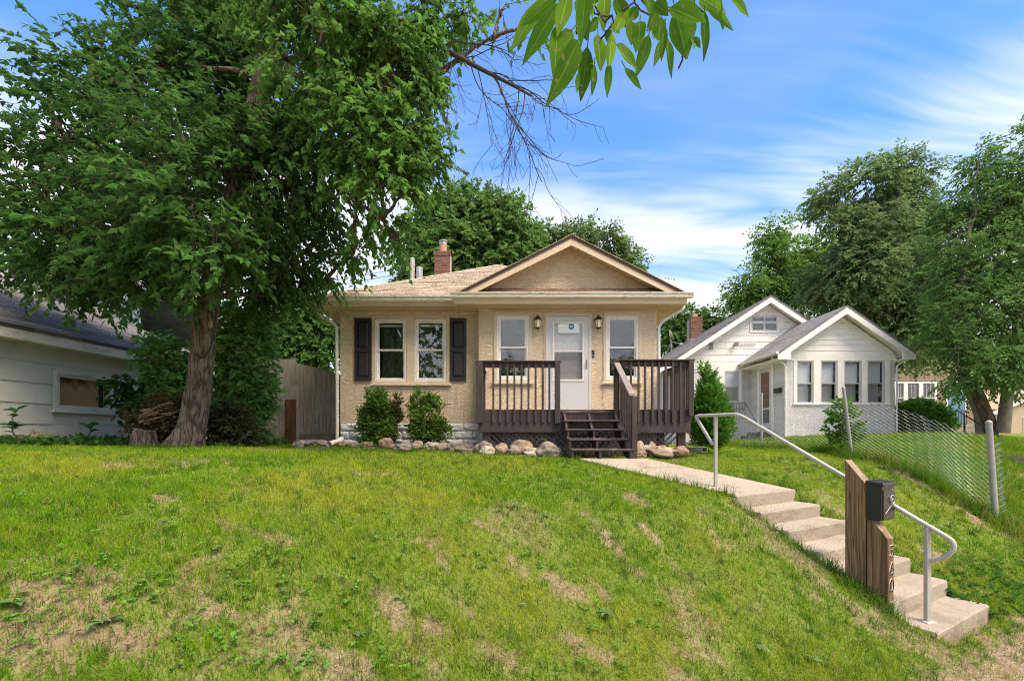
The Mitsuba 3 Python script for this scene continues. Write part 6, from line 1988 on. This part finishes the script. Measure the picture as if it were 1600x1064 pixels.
# rosettes of broad leaves in the lawn
ROS = [(945, 965, .12, 'pale rosette of lobed leaves low on the bank below the mailbox post'), (817, 952, .06, None), (338, 865, .05, None), (160, 985, .11, 'broad leaf rosette at the bottom left of the lawn'),
       (25, 950, .10, None), (443, 930, .05, None), (640, 700, .05, None), (855, 810, .06, None), (1210, 870, .09, None), (560, 1000, .06, None), (480, 1040, .07, None), (1190, 1020, .1, None), (1270, 1035, .1, 'leafy weed rosette at the bottom right of the lawn'), (700, 760, .05, None), (1130, 880, .06, None)]
ORD = ['first', 'second', 'third', 'fourth', 'fifth', 'sixth', 'seventh', 'eighth', 'ninth', 'tenth', 'eleventh', 'twelfth', 'thirteenth', 'fourteenth', 'fifteenth', 'sixteenth', 'seventeenth', 'eighteenth', 'nineteenth', 'twentieth', 'twenty first', 'twenty second', 'twenty third', 'twenty fourth']
ROS.sort()
for i, (px, py, sz, lab) in enumerate(ROS):
    r2 = np.random.default_rng(300 + i)
    b = hit(px, py) + [0, 0, .03]
    n = int(r2.integers(7, 12))
    a = np.arange(n) * 2.4 + r2.uniform(0, 6)
    yd = np.stack([np.cos(a), np.sin(a), r2.uniform(.0, .35, n)], 1)
    nd = np.stack([-np.cos(a) * .3, -np.sin(a) * .3, np.ones(n)], 1) + r2.normal(0, .2, (n, 3))
    v, f, c = bake(leaf_oval(.24), np.repeat(b[None], n, 0), yd, nd, sz * .62 * r2.uniform(.5, 1.35, n), np.array([.19, .31, .12]) * r2.uniform(.8, 1.25, (n, 1)))
    k = thing('weed_rosette', lab or f'small broad leaved weed in the grass, {ORD[i]} weed from the left', 'weed', 'broad leaved weeds in the lawn')
    own(k, trimesh.Trimesh(v, f, process=False), 'leaf', color=c)

# ------------------------------------------------------------------ overhanging branch, close above the lens
ob = thing('overhanging_branch', 'sunlit branch of long pointed green leaves hanging into the top of the view', 'branch')
LV = [(330, -10, 122, 150, 95), (340, 20, 135, 350, 100), (390, -20, 330, 205, 95), (490, -20, 460, 225, 88), (450, 230, 305, 570, 125), (500, 270, 470, 565, 92), (540, 370, 530, 542, 42), (450, 420, 430, 552, 32), (560, 200, 575, 412, 84), (640, 190, 625, 402, 62), (625, 360, 612, 580, 46),
      (660, -10, 735, 165, 86), (660, 260, 780, 410, 105), (715, 385, 808, 527, 44), (850, 200, 780, 440, 74), (800, 120, 790, 272, 74), (925, 225, 880, 380, 46), (940, 200, 1000, 417, 54), (1000, 60, 1065, 342, 150), (970, 45, 1175, 142, 110), (1165, 78, 1175, 327, 56), (1140, -10, 1275, 62, 92), (1180, 45, 1345, 166, 44),
      (1265, 40, 1275, 187, 34), (1320, -10, 1420, 96, 54), (1090, 100, 1085, 252, 62), (1085, 215, 1115, 277, 34), (840, -10, 860, 92, 76), (600, -20, 590, 150, 84), (940, 150, 925, 322, 46), (700, 100, 655, 190, 70), (760, 170, 778, 305, 70), (330, 150, 318, 420, 90), (420, 200, 330, 310, 90), (560, 110, 500, 185, 60), (690, 40, 700, 130, 70),
      (900, 60, 830, 190, 80), (920, 100, 900, 240, 80), (540, 30, 530, 110, 60), (880, 20, 960, 80, 80), (1020, -20, 1110, 20, 70), (740, 60, 730, 150, 60), (600, 180, 640, 250, 60), (470, 90, 500, 230, 80)]
rl = np.random.default_rng(9)
for a_, b_, c_x, d_y, w_ in LV[:]:
    if rl.uniform() < .55 and d_y < 380:
        sx, sy, k_ = rl.normal(0, 45), -abs(rl.normal(0, 45)), rl.uniform(.7, 1.0)
        LV.append((a_ + sx, b_ + sy, a_ + sx + (c_x - a_) * k_ + rl.normal(0, 35), b_ + sy + (d_y - b_) * k_, w_ * k_))
for i, (ax, ay, bx0, by0, w) in enumerate(LV):
    r2 = np.random.default_rng(500 + i)
    Y = (.98 if i < 44 else 1.1) + r2.uniform(-.10, .14)
    a = P(780 + ax / 3.636, ay / 3.636, Y)
    b = P(780 + bx0 / 3.636, by0 / 3.636, Y + r2.uniform(-.05, .05))
    L = np.linalg.norm(b - a)
    hw = w / 3.636 / F * Y * .70
    y = unit(b - a)
    ncam = unit(np.array([r2.normal(0, .25), -1, -.35 + r2.normal(0, .25)]))
    x = unit(np.cross(y, ncam))
    z = np.cross(x, y)
    rows, cols = 11, 5
    V, Fc, UV = [], [], []
    curl, wave = r2.uniform(-.10, .16), r2.uniform(0, 6)
    for j in range(rows):
        t = (j - 2) / (rows - 3) if j > 1 else (j - 2) * .12
        wid = hw * max(.03, (t ** .75 * (1 - t) ** 1.05) / .43) if t > 0 else .0013
        for i_ in range(cols):
            u = (i_ - 2) / 2
            UV.append((t, i_ / (cols - 1)))
            V.append(a + y * L * t + x * wid * u + z * (abs(u) * wid * .38 - curl * L * t * t + .018 * L * math.sin(t * 9 + wave) * abs(u)))
    for j in range(rows - 1):
        for i_ in range(cols - 1):
            p = j * cols + i_
            Fc += [(p, p + 1, p + cols + 1), (p, p + cols + 1, p + cols)]
    put('leaf', trimesh.Trimesh(V, Fc, process=False), ('near_leaf', 'near_leaf_pale', 'near_leaf_deep')[int(r2.integers(0, 3))], ob, smooth=True, uv=np.array(UV))
for pts in ([(520, -60), (540, 80), (600, 95), (640, 90)], [(640, 90), (650, 130), (600, 200), (580, 220)], [(760, -60), (770, 20), (800, 60), (860, 90), (960, 60), (1010, 55)], [(700, 60), (770, 15)], [(1040, 320), (1042, 340), (1020, 390)], [(1100, -60), (1110, 30), (1170, 80)], [(330, -60), (345, 30)], [(480, -60), (490, 0)], [(440, 100), (440, 200)], [(640, 90), (600, 130), (540, 30)]):
    put('twig', tube(np.array([P(780 + a / 3.636, b / 3.636, 1.02 + .02 * i) for i, (a, b) in enumerate(pts)]), .0022, 5), 'twig', ob, smooth=True)

jn = np.array([.42, .80, 1.25])
put('bough', cat(tube(round_path([jn, jn + [.5, -.7, .35], [2.2, -2.2, 2.2], [4.6, -4.6, 3.4]], .5), np.linspace(.010, .06, len(round_path([jn, jn + [.5, -.7, .35], [2.2, -2.2, 2.2], [4.6, -4.6, 3.4]], .5))), 8),
                 *[tube(round_path([P(780 + a_ / 3.636, -60 / 3.636, 1.02 + .02 * i_), np.array([jn[0] * .55 + .1 * i_, .9, .98]), jn], .1), .004, 5) for i_, a_ in enumerate((330, 480, 520, 760, 1100))]), 'twig', ob, smooth=True)

# ------------------------------------------------------------------ grass
gr_ = np.random.default_rng(2024)


def blades(x, y, h, w, lean, color, flat=0.0, seed=0):
    n = len(x)
    r2 = np.random.default_rng(seed)
    z = ground(x, y) - .004
    a = r2.uniform(0, 2 * np.pi, n)
    d = np.stack([np.cos(a), np.sin(a)], 1)
    fa = r2.uniform(0, 2 * np.pi, n)
    s = np.stack([np.cos(fa), np.sin(fa)], 1) * (w / 2)[:, None]
    b = np.stack([x, y, z], 1)
    up = h * np.sqrt(np.clip(1 - lean * lean, .02, 1))
    mid = b + np.stack([d[:, 0] * h * lean * .35, d[:, 1] * h * lean * .35, up * .58], 1)
    tip = b + np.stack([d[:, 0] * h * lean, d[:, 1] * h * lean, up * (1 - .35 * lean)], 1)
    s3 = np.concatenate([s, np.zeros((n, 1))], 1)
    v = np.stack([b - s3, b + s3, mid - s3 * .75, mid + s3 * .75, tip], 1).reshape(-1, 3)
    f = (np.array([(0, 1, 3), (0, 3, 2), (2, 3, 4)])[None] + (np.arange(n) * 5)[:, None, None]).reshape(-1, 3)
    c = np.repeat(color, 5, 0)
    return v, f, c


def lawn(n_try, xr, yr, dens0):
    X = gr_.uniform(*xr, n_try)
    Y = gr_.uniform(*yr, n_try)
    keep = gr_.uniform(size=n_try) < np.minimum(1, (2.3 / np.maximum(Y, 1.2)) ** 1.15)
    keep &= np.abs(X) < 1.3 * Y + 1.6
    X, Y = X[keep], Y[keep]
    keep = ~covered(X, Y)
    return X[keep], Y[keep]


area = (15 + 10) * (17 - 1.0)
X, Y = lawn(int(area * 9800), (-10, 15), (1.0, 17), 9800)
bm_ = bare(X, Y)
keep = gr_.uniform(size=len(X)) > bm_ * .80
X, Y, bm_ = X[keep], Y[keep], bm_[keep]
pp = np.stack([X, Y, X * 0], 1)
n1 = meshkit.noise(pp * 1.1, 201)
n2 = meshkit.noise(pp * 5.5, 202)
n3 = meshkit.noise(pp * 17, 203)
mixv = np.clip(.25 + 1.5 * (n1 - .5) + .9 * (n2 - .5) + gr_.normal(0, .16, len(X)), 0, 1)[:, None]
far = np.clip((Y - 4.0) / 4, 0, 1)[:, None]
green, yel = np.array([.175, .345, .014]), np.array([.385, .44, .035])
dk_ = np.array([.075, .20, .012])
col = green * (1 - mixv) + yel * mixv
k_ = (np.clip((n3 - .55) * 3, 0, 1) * .7)[:, None]
col = col * (1 - k_) + dk_ * k_
leftness = np.clip((-X - .5) / 4, 0, 1)[:, None] * np.clip((5 - Y) / 3, 0, 1)[:, None]
dry = gr_.uniform(size=len(X)) < .045 + .35 * bm_ + .10 * np.clip(n1 - .4, 0, 1)
straw_c = np.array([.36, .28, .145])
col[dry] = straw_c * gr_.uniform(.7, 1.15, (dry.sum(), 1))
col *= gr_.uniform(.75, 1.25, (len(X), 1))
h = .050 * (.55 + .9 * n2 + .35 * n3) * gr_.uniform(.6, 1.25, len(X))
right = (X > 6.75) & (Y > 5.5)
line = np.exp(-np.square((X - 6.95) / .28)) * (Y > 5.6)
h = h * (1 + 2.2 * right + 2.6 * line)
h *= np.clip(1.15 - .35 * far[:, 0], .7, 1.2)
w = .0042 * np.maximum(1, Y / 3.2) ** .62 * gr_.uniform(.7, 1.3, len(X))
col[right & ~dry] = col[right & ~dry] * .55 + np.array([.075, .20, .016]) * .45
lean = np.clip(gr_.beta(2, 2.2, len(X)) * 1.05, .05, .97)
lg = thing('lawn_grass', 'mown yellow green grass of the front lawn and bank', 'grass')
labels[lg]['kind'] = 'stuff'
v, f, c = blades(X, Y, h, w, lean, np.clip(col, 0, 1), seed=1)
own(lg, trimesh.Trimesh(v, f, process=False), 'blade', color=c)
print('lawn blades', len(X))

# longer tufts, dry thatch and stalks
NT = 5200
tx_ = gr_.uniform(-6, 8, NT)
ty_ = gr_.uniform(1.2, 9.0, NT)
kp = ~covered(tx_, ty_) & (meshkit.noise(np.stack([tx_, ty_, tx_ * 0], 1) * 1.6, 211) > .47) & (np.abs(tx_) < 1.3 * ty_ + 1.5)
tx_, ty_ = tx_[kp], ty_[kp]
edge = []
for t in np.arange(-.3, 1.75, .035):
    for w_ in (-.05, SW + .05):
        q = L0 + D * t + Wd * (w_ + gr_.normal(0, .05))
        edge.append(q)
for t in np.arange(0, 1.0, .012):
    for a_, b_, o_ in ((walk[0], walk[3], -.05), (walk[1], walk[2], .05)):
        q = a_[:2] + (b_[:2] - a_[:2]) * t + np.array([o_ + gr_.normal(0, .025), gr_.normal(0, .03)])
        edge.append(q)
for _ in range(60):
    edge.append(o + D * gr_.uniform(-.1, .42) - Wd * abs(gr_.normal(.05, .06)))
for _ in range(150):
    edge.append(np.array([gr_.uniform(-3.9, 3.6), 0]) + [0, 8.70 + gr_.normal(0, .04)])
for _ in range(90):
    edge.append(np.array([gr_.uniform(-.9, 3.4), 7.98 + gr_.normal(0, .05)]))
for _ in range(110):
    a_ = gr_.uniform(0, 6.28)
    edge.append(TREE + np.array([math.cos(a_), math.sin(a_)]) * gr_.uniform(.35, .75))
for _ in range(260):
    edge.append(np.array([7.0 + gr_.normal(0, .12), gr_.uniform(6.1, 13)]))
for _ in range(120):
    edge.append(np.array([7.0 + gr_.normal(0, .15), 6.3 + gr_.normal(0, .15)]))
for _ in range(200):
    yy_ = gr_.uniform(5.5, 11)
    edge.append(np.array([-8.55 + .1 * (yy_ - 7.5) + abs(gr_.normal(0, .25)), yy_]))
edge = np.array(edge)
e_ok = ~(inpoly(STEPS, edge[:, 0], edge[:, 1]) | inpoly(WALK, edge[:, 0], edge[:, 1]))
edge = edge[e_ok]
cx = np.concatenate([tx_, edge[:, 0]])
cy = np.concatenate([ty_, edge[:, 1]])
hs_ = np.concatenate([gr_.uniform(.06, .12, len(tx_)), gr_.uniform(.07, .20, len(edge))])
hs_ = np.where((cx > 6.6) & (cy > 5.6), gr_.uniform(.16, .34, len(cx)), hs_)
nb = 13
X2 = np.repeat(cx, nb) + gr_.normal(0, .018, len(cx) * nb)
Y2 = np.repeat(cy, nb) + gr_.normal(0, .018, len(cx) * nb)
h2 = np.repeat(hs_, nb) * gr_.uniform(.5, 1.15, len(X2))
tc_ = np.where(gr_.uniform(size=(len(cx), 1)) < .5, [[.07, .185, .018]], [[.115, .24, .025]])
c2_ = np.repeat(tc_, nb, 0) * gr_.uniform(.75, 1.3, (len(X2), 1))
dd = gr_.uniform(size=len(X2)) < .12
c2_[dd] = np.array([.36, .28, .15]) * gr_.uniform(.7, 1.2, (dd.sum(), 1))
v, f, c = blades(X2, Y2, h2, .0052 * np.maximum(1, Y2 / 3.5) ** .5 * gr_.uniform(.7, 1.3, len(X2)), gr_.uniform(.15, .85, len(X2)), np.clip(c2_, 0, 1), seed=2)
tg = thing('grass_tufts', 'longer grass tufts along the walk, steps, fence and stones', 'grass')
labels[tg]['kind'] = 'stuff'
own(tg, trimesh.Trimesh(v, f, process=False), 'blade', color=c)

# straw lying flat where the turf is worn
NS = 1100000
sx_ = gr_.uniform(-7, 8, NS)
sy_ = gr_.uniform(1.0, 9.0, NS)
kp = (np.abs(sx_) < 1.3 * sy_ + 1.2) & (gr_.uniform(size=NS) < np.minimum(1, (2.4 / sy_) ** 1.1))
sx_, sy_ = sx_[kp], sy_[kp]
kp = ~covered(sx_, sy_) & (gr_.uniform(size=len(sx_)) < .05 + .95 * bare(sx_, sy_) ** 1.5)
sx_, sy_ = sx_[kp], sy_[kp]
n = len(sx_)
cs_ = np.array([.42, .335, .22]) * gr_.uniform(.55, 1.35, (n, 1)) * (1 + gr_.normal(0, .05, (n, 3)))
v, f, c = blades(sx_, sy_, gr_.uniform(.03, .10, n), .0030 * np.maximum(1, sy_ / 3.2) ** .6 * gr_.uniform(.6, 1.3, n), gr_.uniform(.90, .995, n), np.clip(cs_, 0, 1), seed=3)
v[:, 2] += np.repeat(gr_.uniform(.002, .018, n), 5)
ds_ = thing('dry_thatch', 'dry straw coloured grass clippings lying on the worn patches', 'dry grass')
labels[ds_]['kind'] = 'stuff'
own(ds_, trimesh.Trimesh(v, f, process=False), 'blade', color=c)
print('straw', n)
# scattered dead leaves and clods
N = 260
q = np.array([hit(px, py) for px, py in zip(gr_.uniform(20, 1580, N), gr_.uniform(705, 1060, N))])
q = q[~covered(q[:, 0], q[:, 1])]
a = gr_.uniform(0, 6.28, len(q))
v, f, c = bake(OVAL, q + [0, 0, .045], np.stack([np.cos(a), np.sin(a), gr_.normal(0, .2, len(q))], 1), np.stack([gr_.normal(0, .3, len(q)), gr_.normal(0, .3, len(q)), np.ones(len(q))], 1), gr_.uniform(.015, .04, len(q)), np.array([.22, .14, .07]) * gr_.uniform(.5, 1.4, (len(q), 1)))
dl_ = thing('fallen_leaves', 'small dead leaves scattered over the lawn', 'leaves')
labels[dl_]['kind'] = 'stuff'
own(dl_, trimesh.Trimesh(v, f, process=False), 'leaf', color=c)

tri_ = sum(len(meshkit.WRITTEN[d['filename']][1]) for d in scene.values() if d.get('type') == 'ply')
print('triangles', tri_)
